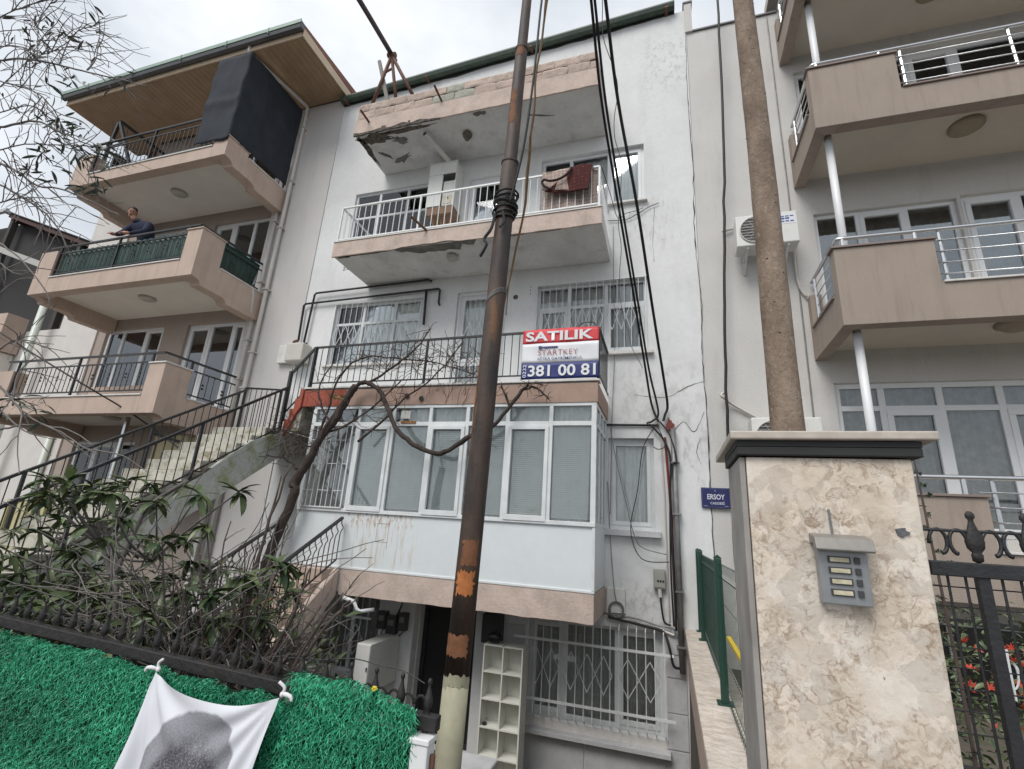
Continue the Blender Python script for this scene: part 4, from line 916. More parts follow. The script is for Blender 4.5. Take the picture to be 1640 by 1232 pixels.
bo=MB().box(.355,.462,1.470,1.502,1.472,1.608).build('body',ICM,ic,bevel=.003)
MB().prism([(1.502,1.638),(1.450,1.628),(1.438,1.600),(1.442,1.596),(1.466,1.600),(1.470,1.612),(1.502,1.612)],.346,.472,'x').build('hood',M('dusty_intercom_hood',(.25,.235,.215),.5,.3,vary=.15,vscale=40),ic,bevel=.002)
NP=M('name_plate',(.55,.50,.36),.5,vary=.3,vscale=70); BT=flat('intercom_button',(.05,.05,.055),.5)
for i in range(4):
    z=1.492+i*.0255
    MB().box(.375,.424,1.4665,1.4695,z,z+.016).build('name_plate_frame',BT,ic); MB().box(.379,.420,1.4645,1.466,z+.003,z+.013).build('name_plate',NP,ic); MB().box(.432,.444,1.4645,1.4695,z,z+.016).build('button',BT,ic,bevel=.001)
MB().tube([(.40,1.50,1.64),(.398,1.501,1.70)],.003,6).build('cable',GREYPIPE,ic)

# ------------------------------------------------------------------ black iron gate right of the pillar
FIN=[(.004,0),(.012,.004),(.013,.02),(.010,.024),(.019,.036),(.0215,.052),(.018,.068),(.011,.086),(.0065,.102),(.006,.108),(.0105,.114),(.0105,.122),(.005,.129),(.001,.130)]
finm=MB().lathe(FIN,(0,0,0),12,1,.55).mesh('finial_mesh',DARKIRON,True)
def scroll(x0,x1,z,h,y,r,mat,parent):
    cx=(x0+x1)/2
    for s in (-1,1):
        a=[]
        for k in range(15):
            t=k/14*4.4; rr=(abs(x1-x0)/2)*(.98-.13*t/4.4-.30*max(0,t-2.6)/1.8)
            a.append((cx+s*rr*math.cos(t)*.5+s*abs(x1-x0)*.24,y,z+h*.42+rr*math.sin(t)*.95))
        MB().tube(a,[r]*11+[r*1.1,r*1.2,r*1.3,r*1.4],6).build('scroll',mat,parent,smooth=True)
gt=thing('iron_gate','black wrought iron gate with bulb finials right of the marble pillar','gate',(1.1,1.55,0))
MB().box(.615,1.9,1.535,1.565,1.555,1.590).build('top_rail',BLACKIRON,gt,bevel=.003)
MB().box(.615,1.9,1.535,1.565,1.10,1.15).build('middle_rail',BLACKIRON,gt,bevel=.003); MB().box(.615,1.9,1.535,1.565,.08,.13).build('bottom_rail',BLACKIRON,gt,bevel=.003)
MB().tube([(.61,1.55,1.664),(1.9,1.55,1.664)],.0045,6).build('thin_rod',BLACKIRON,gt)
for i in range(11):
    x=.72+i*.108
    put('finial',finm,gt,(x,1.55,1.59),None,(.98,.98,.95)); MB().box(x-.012,x+.012,1.54,1.56,1.15,1.555).build('upright',BLACKIRON,gt)
    scroll(x-.108+.012,x-.012,1.592,.09,1.55,.0042,BLACKIRON,gt)
    for k in (.032,.068): vbar('bar',BLACKIRON,gt,x-.108+k+.008,1.552,.1,1.555,.003)
for z in (1.53,1.485,1.44,1.395,1.35,1.305,1.26,1.215,.9,.6,.3): MB().tube([(.615,1.56,z),(1.9,1.56,z)],.0016,4).build('wire',BLACKIRON,gt)
MB().box(1.9,1.96,1.52,1.58,0,1.7).build('hinge_post',BLACKIRON,gt)
# ------------------------------------------------------------------ things fixed to or resting on the centre building
t=thing('hoist_tripod','rusty pipe tripod with a long boom standing on the roof terrace parapet','tripod',(-5.4,6.75,9.86))
AP=(-5.44,6.75,11.22)
for b in ((-5.73,6.74,9.86),(-5.13,6.74,9.86),(-4.72,6.74,9.88)): MB().tube([AP,b],.036,8).build('leg',RUST,t,smooth=True)
MB().tube([(-5.53,6.75,10.78),(-5.36,6.75,10.84)],.025,8).build('brace',RUST,t)
MB().tube([(-5.44,6.9,11.24),(-5.46,5.9,11.25),(-5.53,3.8,11.27)],.05,10).build('boom',flat('dark_boom_pipe',(.06,.045,.045),.6),t,smooth=True)
MB().tube([(-5.53,6.75,11.25),(-5.35,6.75,11.21)],.06,10).build('collar',RUST,t)
o=MB().bar((-5.78,6.80,11.22),(-5.34,6.80,9.86),.07,.05).build('wooden_prop',flat('grey_plank',(.26,.25,.23),.9),None); tag(o,'short grey plank leaning through the rusty roof tripod','plank')

bo=thing('boiler_cabinet','white boiler cupboard with an open front and a slanted flue on the railed balcony','boiler',(-4.25,7.6,7.45))
MB().box(-4.56,-3.95,7.45,7.475,8.50,8.76).build('front_panel',CABINET,bo,bevel=.004)
MB().box(-4.56,-4.24,7.452,7.476,7.74,8.495).build('door',CABINET,bo,bevel=.004)
MB().box(-4.555,-4.535,7.476,7.81,7.72,8.75).build('side_panel',CABINET,bo); MB().box(-3.97,-3.952,7.476,7.81,7.72,8.75).build('side_panel',CABINET,bo)
MB().box(-4.57,-3.94,7.44,7.815,8.762,8.785).build('top_panel',CABINET,bo,bevel=.003)
MB().box(-4.24,-3.965,7.50,7.52,7.76,8.35).build('boiler_front',flat('boiler_white',(.60,.60,.56),.4),bo,bevel=.006)
MB().box(-4.19,-4.02,7.492,7.499,7.80,8.0).build('control_panel',flat('boiler_panel',(.55,.50,.38),.5),bo)
MB().lathe([(.016,0),(.016,.012),(.002,.014)],(0,0,0),12).build('dial',BLACK,bo).matrix_basis=Matrix.Translation((-4.10,7.491,7.93))@Matrix.Rotation(R(90),4,'X')
MB().box(-4.54,-3.955,7.46,7.81,7.55,7.72).build('wooden_base',flat('brown_board',(.22,.14,.09),.8),bo)
m=MB()
for k in range(5): m.tube([(-4.4+k*.09,7.55,7.56),(-4.4+k*.09,7.58,7.3),(-4.38+k*.085,7.6,7.0)],.012,6)
m.build('pipe',flat('copper_pipe',(.30,.15,.08),.4,),bo)
MB().tube([(-4.12,7.60,8.77),(-4.12,7.57,8.80),(-4.42,6.86,9.0)],.05,12).build('flue',PVC,bo,smooth=True)
MB().tube([(-4.42,6.862,9.0),(-4.428,6.84,9.006)],.042,12).build('flue_mouth',BLACK,bo)

# rug over the railing
def rugmat(name,a,b,c,dk):
    m,N,L,bs=newmat(name); p=pos(N,L)
    sep=N.new('ShaderNodeSeparateXYZ'); L.new(p,sep.inputs[0])
    cmb=N.new('ShaderNodeCombineXYZ'); L.new(sep.outputs['X'],cmb.inputs['X']); L.new(sep.outputs['Z'],cmb.inputs['Y'])
    vo=N.new('ShaderNodeTexVoronoi'); vo.inputs['Scale'].default_value=15; vo.inputs['Randomness'].default_value=.15; vo.distance='MANHATTAN'; L.new(cmb.outputs[0],vo.inputs['Vector'])
    col=ramp(N,L,vo.outputs['Distance'],[(.08,b),(.22,a),(.42,dk),(.56,a),(.7,c)])
    v2=N.new('ShaderNodeTexVoronoi'); v2.inputs['Scale'].default_value=42; v2.inputs['Randomness'].default_value=.3; L.new(cmb.outputs[0],v2.inputs['Vector'])
    f=ramp(N,L,v2.outputs['Distance'],[(.25,1.),(.5,.6)])
    L.new(mixc(N,L,1.0,col,f,'MULTIPLY'),bs.inputs['Base Color']); bs.inputs['Roughness'].default_value=.95; bs.inputs['Specular IOR Level'].default_value=.1
    bumpn(N,L,bs,nz(N,L,p,90,3),.4); return m
RUGF=rugmat('patterned_red_rug',(.19,.045,.032),(.36,.21,.13),(.07,.045,.05),(.05,.025,.03))
RUGB=rugmat('pale_rug_back',(.52,.42,.36),(.34,.12,.10),(.55,.47,.41),(.40,.25,.22))
rg=thing('rug','red patterned rug folded over the white balcony railing','rug',(-1.45,6.66,7.38))
MB().grid(lambda u,v:(-1.90+u*.93,6.71+.02*math.sin(u*9+v*3)+.01*math.sin(u*21),6.61+v*.77),24,14).build('inner_half',RUGB,rg,smooth=True,thick=.012)
MB().grid(lambda u,v:(-1.88+u*.85,6.66+.055*math.cos(v*math.pi),7.375+.035*math.sin(v*math.pi)-.012*math.sin(u*8)),20,8).build('fold',RUGB,rg,smooth=True,thick=.012)
def flapL(u,v):  # reversed pale triangle at the left of the outer flap
    x=-1.88+u*.50; zb=7.02-.10*u; return (x,6.60+.015*math.sin(u*7)-.02*(1-v),zb+v*(7.375-zb))
MB().grid(flapL,14,10).build('turned_back',RUGB,rg,smooth=True,thick=.012)
def flapR(u,v):
    xb=-1.82+u*.73; xt=-1.40+u*.36; z0=6.93-.05*u+.10*max(0,.3-u); x=xb+(xt-xb)*v**.8
    return (x,6.575+.02*math.sin(u*5+v*2)-.045*(1-v)*max(0,.45-u),z0+v*(7.385-z0))
MB().grid(flapR,26,18).build('outer_flap',RUGF,rg,smooth=True,thick=.012)
MB().tube(smoothpath([(-1.38,6.56,7.36),(-1.42,6.53,7.24),(-1.56,6.51,7.13),(-1.72,6.50,7.11),(-1.82,6.51,7.16),(-1.86,6.53,7.12),(-1.80,6.53,7.03),(-1.70,6.54,6.97)],4),.020,8).build('curled_edge',flat('dark_rug_edge',(.035,.018,.018),.95),rg,smooth=True)

# banner
bn=thing('sale_banner','red white and blue for sale banner with a phone number tied to the black railing','banner',(-1.47,6.6,4.1))
BX0,BX1=-2.05,-.90
def bfn(za,zb):
    def f(u,v):
        x=BX0+u*(BX1-BX0); z=za+v*(zb-za)+ (.012*math.sin(u*3.1) if zb>4.4 and v==1 else 0)
        return (x,6.60+.006*math.sin(u*11+z*9)+.005*noise.noise((u*6,z*5,2)),z)
    return f
RED=M('banner_red',(.62,.035,.045),.5,vary=.08,vscale=5); BWH=M('banner_white',(.72,.73,.75),.5,vary=.04); BBL=M('banner_blue',(.018,.03,.16),.5,vary=.1,vscale=5); NVY=flat('navy_print',(.02,.03,.14),.5); MAR=flat('maroon_print',(.30,.04,.06),.5)
MB().grid(bfn(4.285,4.505),40,6).build('red_field',RED,bn,smooth=True,thick=.002)
MB().grid(bfn(3.975,4.285),40,6).build('white_field',BWH,bn,smooth=True,thick=.002)
MB().grid(bfn(3.725,3.975),40,6).build('blue_field',BBL,bn,smooth=True,thick=.002)
def text(s,x,z,wd,ht,y,mat,parent,rot=0,off=0,sp=1):
    cu=bpy.data.curves.new('lettering','FONT'); cu.body=s; cu.size=1; cu.offset=off; cu.space_character=sp; cu.extrude=.0; cu.resolution_u=3
    cu.materials.append(mat); o=bpy.data.objects.new('lettering',cu); COL.objects.link(o)
    bpy.context.view_layer.update(); bb=[Vector(c) for c in o.bound_box]
    x0=min(c.x for c in bb);x1=max(c.x for c in bb);y0=min(c.y for c in bb);y1=max(c.y for c in bb)
    me=bpy.data.meshes.new_from_object(o); bpy.data.objects.remove(o)
    sx=wd/(x1-x0); sy=ht/(y1-y0)
    for v in me.vertices:
        a=(v.co.x-(x0+x1)/2)*sx; b=(v.co.y-(y0+y1)/2)*sy
        if rot: a,b=-b,a
        v.co=(x+a,y,z+b)
    if not me.materials: me.materials.append(mat)
    return put('lettering',me,parent)
YT=6.584
text('SATILIK',-1.49,4.395,1.02,.155,YT,BWH,bn,off=.03)
text('STARTKEY',-1.50,4.132,.60,.085,YT,MAR,bn,off=-.012)
text('ASTRA GAYRİMENKUL',-1.47,4.043,.68,.056,YT,NVY,bn,off=.004)
text('0232',-1.995,3.85,.20,.052,YT,BWH,bn,rot=1,off=.004)
text('381 00 81',-1.44,3.85,1.00,.175,YT,BWH,bn,off=.022)
m=MB(); m.lathe([(.001,-.0015),(.026,-.0015),(.026,.0015),(.001,.0015)],(0,0,0),14); k=m.build('key_mark',NVY,bn); k.matrix_basis=Matrix.Translation((-1.77,YT,4.215))@Matrix.Rotation(R(90),4,'X')
m=MB(); m.box(-1.755,-1.50,YT-.0012,YT+.001,4.208,4.226)
for q in range(7): m.box(-1.70+q*.028,-1.685+q*.028,YT-.0012,YT+.001,4.196-.004*(q%2),4.209)
for q in (-1,1): m.box(-1.775+q*.018,-1.765+q*.018,YT-.0025,YT-.001,4.19,4.24)
m.build('key_mark',NVY,bn)
m=MB()
for (x,z) in ((-2.04,4.49),(-.92,4.49),(-1.5,4.5)): m.tube([(x,6.6,z),(x+.01,6.64,z+.02),(x-.01,6.67,z-.01),(x,6.6,z)],.004,5)
m.tube(smoothpath([(-1.2,6.6,4.51),(-1.15,6.58,4.56),(-1.0,6.58,4.57),(-.93,6.6,4.52)],4),.006,5)
m.build('tie',CABLE,bn)

# street name plate
sg=thing('street_sign','dark blue enamel street name plate on the white wall beside the pillar','street sign',(.65,7.8,2.2))
SBL=M('blue_enamel',(.012,.016,.10),.3,vary=.1); SW_=flat('sign_white',(.62,.63,.68),.4)
MB().box(.455,.845,7.785,7.795,2.065,2.355).build('plate',SBL,sg,bevel=.004)
m=MB(); 
for (a,b,c,d) in ((.465,.835,2.34,2.344),(.465,.835,2.076,2.080),(.465,.469,2.08,2.34),(.831,.835,2.08,2.34)): m.box(a,b,7.7835,7.7848,c,d)
m.build('border_line',flat('sign_line',(.12,.13,.26),.4),sg)
text('ERSOY',.655,2.225,.235,.075,7.7835,SW_,sg,off=.02); text('CADDESİ',.67,2.14,.19,.045,7.7835,SW_,sg,off=.012)
MB().prism([(.640,2.306),(.652,2.306),(.646,2.325)],7.7832,7.7848,'y').build('emblem',SW_,sg)
m=MB(); m.box(.765,.815,7.7834,7.7848,2.092,2.102); m.box(.485,.54,7.7834,7.7848,2.092,2.099); m.build('small_print',flat('sign_small_print',(.25,.26,.36),.4),sg)

# boxes on the facade
j=thing('junction_box','small grey electric box on the white wall left of the metal drainpipe','electric box',(-.15,7.8,.9))
MB().box(-.24,-.075,7.73,7.818,.91,1.17).build('box',flat('grey_box',(.26,.26,.24),.5),j,bevel=.006); MB().box(-.23,-.085,7.722,7.729,.93,1.15).build('door',flat('grey_box_door',(.30,.30,.27),.5),j,bevel=.004)
for q in range(3): MB().box(-.19+q*.035,-.165+q*.035,7.719,7.7215,1.0,1.03).build('mark',BLACK,j)
MB().tube([(-.16,7.76,.91),(-.15,7.76,.80)],.028,8).build('nozzle',flat('pale_nozzle',(.55,.55,.53),.5),j)
MB().tube(smoothpath([(-.15,7.76,.80),(-.13,7.75,.6),(-.10,7.76,.48),(-.02,7.77,.45)],4),.014,6).build('cable',CABLE,j)
j=thing('wall_box','white wall box with a coil of grey cable hanging in front','electric box',(-.78,7.8,.6))
MB().box(-.90,-.64,7.76,7.818,.53,.86).build('box',CABINET,j,bevel=.005)
m=MB()
for k in range(5):
    c=(-.76+rnd(-.01,.01),7.735+k*.006,.58+rnd(-.01,.01)); r=.10+rnd(-.012,.012)
    m.tube([(c[0]+r*math.cos(a*math.pi/11),c[1],c[2]+r*1.05*math.sin(a*math.pi/11)) for a in range(23)],.008,5,False)
m.tube(smoothpath([(-.76,7.74,.68),(-.80,7.75,.9),(-.86,7.78,1.6),(-.90,7.79,2.4)],4),.008,5)
m.build('cable_coil',GREYPIPE,j)
j=thing('gas_meter_box','cream gas meter box with pipes above it at the top of the stairs','meter box',(-7.25,7.7,4.6))
MB().box(-7.42,-7.0,7.52,7.795,4.58,4.98).build('box',flat('cream_box',(.52,.50,.45),.5),j,bevel=.03)
MB().tube([(-7.38,7.66,4.98),(-7.38,7.66,5.06),(-7.36,7.74,5.12)],.03,8).build('elbow',RUST,j); MB().tube([(-7.10,7.66,4.98),(-7.10,7.7,5.02),(-7.19,7.74,5.03)],.025,8).build('elbow',BLACKIRON,j)
j=MB().box(-7.78,-7.46,7.70,7.796,4.62,5.02).build('meter_box',CABINET,None,bevel=.006); tag(j,'flat white wall box left of the cream gas meter','meter box')
j=thing('electric_meters','cluster of old electric meters under the concrete floor beside the dark entrance','meters',(-4.2,7.6,.1))
for (x,z,w_) in ((-4.42,.05,.15),(-4.24,.0,.17),(-4.05,.06,.13)):
    b_=MB().box(x-w_/2,x+w_/2,7.52,7.638,z-.1,z+.16).build('meter',flat('meter_dark',(.05,.05,.05),.4) if 'meter_dark' not in bpy.data.materials else bpy.data.materials['meter_dark'],j,bevel=.008)
    MB().box(x-w_*.3,x+w_*.3,7.514,7.519,z+.02,z+.1).build('dial_window',flat('meter_window',(.22,.22,.2),.2) if 'meter_window' not in bpy.data.materials else bpy.data.materials['meter_window'],b_)
m=MB()
for k in range(6): m.tube(smoothpath([(-4.5+k*.09,7.6,-.06),(-4.48+k*.07,7.56,-.15),(-4.3,7.58,-.2),(-4.1,7.6,.4)],3),.008,5)
m.build('wire',CABLE,j)
j=thing('wall_cupboard','white narrow wall cupboard by the barred basement window','cupboard',(-4.1,7.0,-.6))
MB().box(-4.33,-4.1,6.80,7.62,-.75,-.11).build('body',CABINET,j,bevel=.008); MB().box(-4.325,-4.105,6.788,6.798,-.74,-.12).build('door',CABINET,j,bevel=.004)
MB().box(-4.13,-4.115,6.775,6.787,-.45,-.40).build('handle',BLACK,j)
o=MB().box(-2.75,-2.45,7.62,7.80,-.06,.34).build('fuse_box',flat('dark_fuse_box',(.04,.04,.04),.5),None,bevel=.01); tag(o,'dark fuse box under the concrete floor right of the steel pole','electric box')
# open shelf leaning in front of the basement window
sh=thing('shelf_unit','tall cream shelf unit of ten open compartments leaning by the basement window','shelf',(-2.23,7.2,-1.6))
X0,X1,Y0,Y1,Z0,Z1=-2.51,-1.94,7.10,7.38,-1.62,.045; t_=.018
MB().box(X0,X0+t_,Y0,Y1,Z0,Z1).build('side_panel',SHELFMAT,sh); MB().box(X1-t_,X1,Y0,Y1,Z0,Z1).build('side_panel',SHELFMAT,sh)
MB().box((X0+X1)/2-t_/2,(X0+X1)/2+t_/2,Y0+.002,Y1,Z0,Z1-t_).build('divider',SHELFMAT,sh)
MB().box(X0+t_,X1-t_,Y1-.008,Y1-.001,Z0,Z1).build('back_panel',SHELFMAT,sh)
nrow=5; hh=(Z1-Z0-t_)/nrow
for k in range(nrow+1):
    z=Z0+k*hh
    for (a,b) in ((X0+t_,(X0+X1)/2-t_/2),((X0+X1)/2+t_/2,X1-t_)): MB().box(a,b,Y0+.001,Y1-.009,z,z+t_).build('shelf_board',SHELFMAT,sh)
o=MB().grid(lambda u,v:(-2.40+.12*math.cos(u*6.283)*math.sin(v*3.14)*(1+.25*noise.noise((u*4,v*3,1))),7.2+.10*math.sin(u*6.283)*math.sin(v*3.14),.12-.075*math.cos(v*3.14)+.02*noise.noise((u*3,v*3,5))+.0),18,10).build('plastic_bag',flat('black_plastic',(.010,.010,.011),.35),None,smooth=True); tag(o,'black plastic bag lying on top of the shelf unit','bag')
o=MB().box(-2.47,-2.42,7.13,7.19,-.60,-.57).build('small_black_box',BLACK,None,bevel=.004); tag(o,'tiny black box in a left compartment of the shelf unit','box')
for ob in (o,): ob.location=(0,0,Z0+2*hh+t_+.60)

# ------------------------------------------------------------------ steel pole with tied cables
po=thing('utility_pole','leaning rusty dark steel pole with a pale painted foot','pole',(-1.47,3.6,-.9))
def polemat():
    m,N,L,b=newmat('rusty_pole_paint'); p=pos(N,L)
    c=ramp(N,L,nz(N,L,pos(N,L,(6,6,1.2)),1.6,7,.6),[(.38,(.028,.022,.02)),(.52,(.055,.036,.028)),(.68,(.085,.05,.034))])
    rs=nz(N,L,pos(N,L,(4,4,.9)),1.5,6,.65)
    c=mixc(N,L,ramp(N,L,rs,[(.58,0.),(.66,.9)]),c,(.16,.075,.03))
    L.new(c,b.inputs['Base Color']); b.inputs['Roughness'].default_value=.65; bumpn(N,L,b,nz(N,L,p,30,5),.4); return m
POLE=polemat()
def ppos(z): t=(z-.1)/(7.03-.1); return Vector((-1.47+t*.17,3.6,z))
def prad(z): return .093-.0032*z-(0 if z<4.9 else .012*min(1,(z-4.9)/.05))-(0 if z<6.35 else .008)
zs=[-.9,0,.57]; MB().tube([ppos(z) for z in (-.9,0,.575)],[prad(z)+.001 for z in (-.9,0,.575)],18).build('painted_foot',M('pale_foot_paint',(.36,.35,.25),.7,vary=.15,vscale=6,stain=(.24,.18,.10),samt=.5,sscale=(8,8,3)),po,smooth=True)
zs=[.575,1.5,2.5,3.5,4.5,4.9,4.95,5.6,6.3,6.35,7.2,9.0]
MB().tube([ppos(z) for z in zs],[prad(z) for z in zs],18).build('shaft',POLE,po,smooth=True)
OR=M('orange_primer',(.42,.15,.045),.85,vary=.25,vscale=20,stain=(.14,.07,.04),samt=.7,sscale=(14,14,14)); OR2=M('dull_orange_primer',(.20,.085,.04),.85,vary=.3,vscale=16,stain=(.07,.045,.035),samt=.8,sscale=(12,12,12))
def patch(z0,z1,a0,a1,mat):
    n=14; k=10; vs=[]
    for j in range(k+1):
        for i in range(n+1):
            u=i/n; z=z0+(z1-z0)*j/k; e=.30*noise.noise((j*1.3,z0*7,1)); e2=.30*noise.noise((j*.9,z0*7,8))
            a=a0+e+(a1-a0+e2-e)*u; zz=z+(.035*noise.noise((i*1.1,z0*3,2)) if j in (0,k) else 0)
            c=ppos(zz); r=prad(zz)+.0018; vs.append((c.x+r*math.sin(a),c.y-r*math.cos(a),zz))
    MB().add(vs,[(j*(n+1)+i,j*(n+1)+i+1,(j+1)*(n+1)+i+1,(j+1)*(n+1)+i) for j in range(k) for i in range(n)]).build('primer_patch',mat,po,smooth=True)
patch(.53,.60,-1.6,1.6,bpy.data.materials['pale_foot_paint']); patch(1.12,1.28,-.5,1.0,OR); patch(1.32,1.50,-.3,1.1,OR2); patch(.72,.86,-1.1,1.0,OR2); patch(5.35,5.75,-.6,.3,OR2); patch(2.3,2.9,-1.2,-.7,OR2); patch(6.2,6.34,-.4,.6,OR2)
m=MB()
for z in (4.92,6.33): m.tube([ppos(z-.012),ppos(z+.012)],prad(z-.1)+.006,18)
m.build('joint_collar',POLE,po)
m=MB()
for k in range(9):
    z=4.32+k*.028+rnd(-.01,.01); c=ppos(z); r=prad(z)+.012+.010*(k%3)
    m.tube([(c.x+r*math.cos(a*.45),c.y+r*math.sin(a*.45),z+.02*math.sin(a*.45+k)) for a in range(15)],.010,6,False)
m.tube(smoothpath([(-1.42,3.50,4.3),(-1.44,3.49,4.15),(-1.50,3.49,4.05),(-1.47,3.48,3.98),(-1.53,3.5,3.88)],4),.014,6)
m.tube(smoothpath([(-1.35,3.50,4.32),(-1.33,3.50,4.22),(-1.36,3.49,4.15)],4),.012,6)
m.build('cable_binding',CABLE,po)
m=MB()
for k in range(4):
    z=3.5+k*.012; c=ppos(z); m.tube([(c.x+(prad(z)+.004)*math.cos(a*.45),c.y+(prad(z)+.004)*math.sin(a*.45),z+.06*math.cos(a*.45)) for a in range(15)],.004,5,False)
m.build('wire_tie',GREYPIPE,po)

# ------------------------------------------------------------------ overhead and wall cables
def cable(label,pts,r,mat=None,group=None,sub=6,name='cable',wob=0):
    P=smoothpath(pts,sub)
    if wob: P=[p+Vector((wob*noise.noise((p.z*3,p.x,1)),wob*noise.noise((p.z*3,p.x,7)),0)) for p in P]
    o=MB().tube(P,r,7).build(name,mat or CABLE,None,smooth=True); tag(o,label,'cable',group); return o
cable('thin black cable running down beside the steel pole to its binding',[(-.98,3.3,7.2),(-1.04,3.3,6.52),(-1.09,3.35,5.6),(-1.18,3.45,4.9),(-1.30,3.52,4.4)],.011)
cable('tan cable swinging from the pole top down to the railing left of the banner',[(-1.2,4.0,8.2),(-1.26,4.2,7.84),(-1.46,4.6,7.06),(-1.68,5.2,5.96),(-2.05,5.9,5.3),(-2.36,6.45,4.85),(-2.42,6.6,4.6)],.014,TANCABLE,wob=.03)
cable('second thin tan cable hanging beside the first from the pole top',[(-1.22,4.0,8.1),(-1.30,4.25,7.6),(-1.5,4.7,6.8),(-1.75,5.3,5.75),(-2.12,6.0,5.15),(-2.33,6.5,4.75)],.008,TANCABLE,wob=.03)
cable('leftmost cable of the bundle coming down to the rusty wall plate',[(-.70,3.6,7.6),(-.68,4.0,7.35),(-.67,4.8,6.84),(-.58,5.6,6.15),(-.42,6.6,5.06),(-.30,7.4,4.18),(-.22,7.72,3.62),(-.12,7.76,3.34)],.017)
cable('middle cable of the bundle that sags at the wall plate',[(-.66,3.6,7.6),(-.64,4.0,7.35),(-.62,4.8,6.82),(-.53,5.6,6.12),(-.37,6.6,5.02),(-.24,7.4,4.1),(-.12,7.72,3.50),(-.2,7.76,3.36),(-.3,7.77,3.32)],.016)
cable('thick rightmost overhead cable ending at the rusty wall plate',[(-.54,3.5,7.6),(-.52,4.0,7.3),(-.46,4.8,6.7),(-.29,5.6,5.74),(-.15,6.6,4.77),(-.03,7.4,3.99),(.02,7.72,3.6),(-.02,7.75,3.45),(-.05,7.76,3.35)],.020)
cable('thin twisted wire with knots hanging along the cable bundle',[(-.60,3.6,7.75),(-.55,4.2,7.3),(-.50,4.9,6.75),(-.46,5.4,6.3),(-.56,5.9,5.75),(-.55,6.5,5.3),(-.62,7.0,5.0),(-.48,7.4,4.5),(-.36,7.7,4.2)],.005,GREYPIPE,wob=.09,sub=10)
cable('loose thin wire looping from the railing corner to the window sill',[(-.90,6.66,7.36),(-.80,7.0,7.1),(-.72,7.5,6.95),(-.6,7.75,7.2),(-.42,7.78,7.25),(-.3,7.79,7.3)],.006,CABLE)
cable('thin black wire crossing below the top right window',[(-.93,7.79,7.12),(-.6,7.79,7.1),(-.4,7.78,7.18),(-.2,7.79,7.3),(-.02,7.79,7.36)],.007,CABLE)
cable('thin wire down the wall beside the right end of the balconies',[(-.83,7.79,7.0),(-.82,7.79,5.8),(-.80,7.79,4.6),(-.84,7.79,3.4),(-.86,7.79,1.9)],.006,GREYPIPE)
cable('thick black cable hanging straight down the grey wall behind the pillar',[(1.22,7.55,12.6),(1.17,7.6,11.64),(1.10,7.62,8.66),(1.0,7.66,6.5),(.93,7.68,5.2),(.88,7.68,4.0),(.86,7.68,2.9),(.85,7.7,1.2)],.022,wob=.02)
b_=[(-.25,7.76,3.30),(-.05,7.74,3.05),(.04,7.72,2.75)]
cable('black cable slung from the wall plate to the metal drainpipe',b_+[(.02,7.70,2.2),(.03,7.70,1.4),(.05,7.70,.4)],.016)
cable('black cable tied in a bunch to the top of the metal drainpipe',[(-.1,7.76,3.34),(.05,7.72,3.1),(.13,7.68,2.72),(.07,7.68,2.66),(.02,7.68,2.2),(.0,7.70,1.2),(.02,7.7,.45)],.013)
cable('thin cable with a cut frayed end by the drainpipe top',[(-.15,7.76,3.3),(-.03,7.72,2.98),(-.12,7.72,2.90),(-.2,7.70,2.93)],.007)
cable('thin cable looping in front of the narrow curtained window',[(-.86,7.76,3.25),(-.78,7.72,2.8),(-.62,7.70,2.1),(-.50,7.70,1.62),(-.38,7.72,1.45),(-.05,7.74,1.38)],.007,GREYPIPE)
cable('second thin cable crossing the narrow curtained window',[(-.18,7.74,3.25),(-.36,7.70,2.9),(-.44,7.70,2.3),(-.55,7.70,1.7),(-.40,7.72,1.30),(-.02,7.74,1.28)],.007,CABLE)
cable('bundle of cables along the ledge above the basement window',[(-.88,7.76,.47),(-.6,7.74,.44),(-.3,7.74,.40),(-.12,7.72,.36),(-.05,7.66,.2),(.0,7.66,-.02),(.08,7.68,-.05)],.018)
cable('grey ledge cable under the white wall box',[(-.95,7.77,.51),(-.5,7.76,.49),(-.2,7.76,.43),(.0,7.74,.42),(.06,7.72,.30)],.012,GREYPIPE)
cable('thin black cable stretched across the front of the left building',[(-12.5,4.6,5.05),(-11.44,5.0,4.42),(-9.91,5.5,3.64),(-9.24,6.2,3.15),(-8.1,6.5,2.5)],.014)
# ------------------------------------------------------------------ outside stairs
st=thing('outside_stairs','mossy white concrete stairs with black railings climbing to the first floor balcony','stairs',(-6.8,4.5,0))
# flight along Y from the street side up to the landing at z=2.95
n=17; ya,yb=2.3,6.55; za,zb=.0,2.95
dy=(yb-ya)/n; dz=(zb-za)/n
for i in range(n):
    y=ya+i*dy
    MB().box(-7.45,-6.29,y,y+dy+.03,za+i*dz+dz*.15,za+(i+1)*dz).build('step',MOSSTREAD,st,bevel=.006)
sp=[(2.0,-.25),(2.35,.02),(5.26,2.03),(6.0,2.66),(6.63,2.95),(6.63,2.50),(5.4,1.62),(2.7,-.25)]
MB().prism(sp,-6.288,-6.22,'x').build('stringer',MOSS,st)
MB().bar((-6.26,2.35,.03),(-6.26,5.26,2.045),.08,.02).build('stringer_edge',M('black_lichen',(.06,.055,.045),.95,vary=.5,vscale=9,stain=(.30,.29,.26),samt=.7,sscale=(6,6,6)),st)
MB().bar((-6.26,5.26,2.045),(-6.26,6.6,2.955),.08,.02).build('stringer_edge',bpy.data.materials['black_lichen'],st)
MB().prism([(ya,-.2),(6.6,2.75),(6.6,2.56),(2.6,-.2)],-7.45,-6.29,'x').build('flight_slab',MOSS,st)
MB().box(-7.42,-6.20,6.56,7.80,2.72,2.955).build('landing',MOSS,st,bevel=.008)
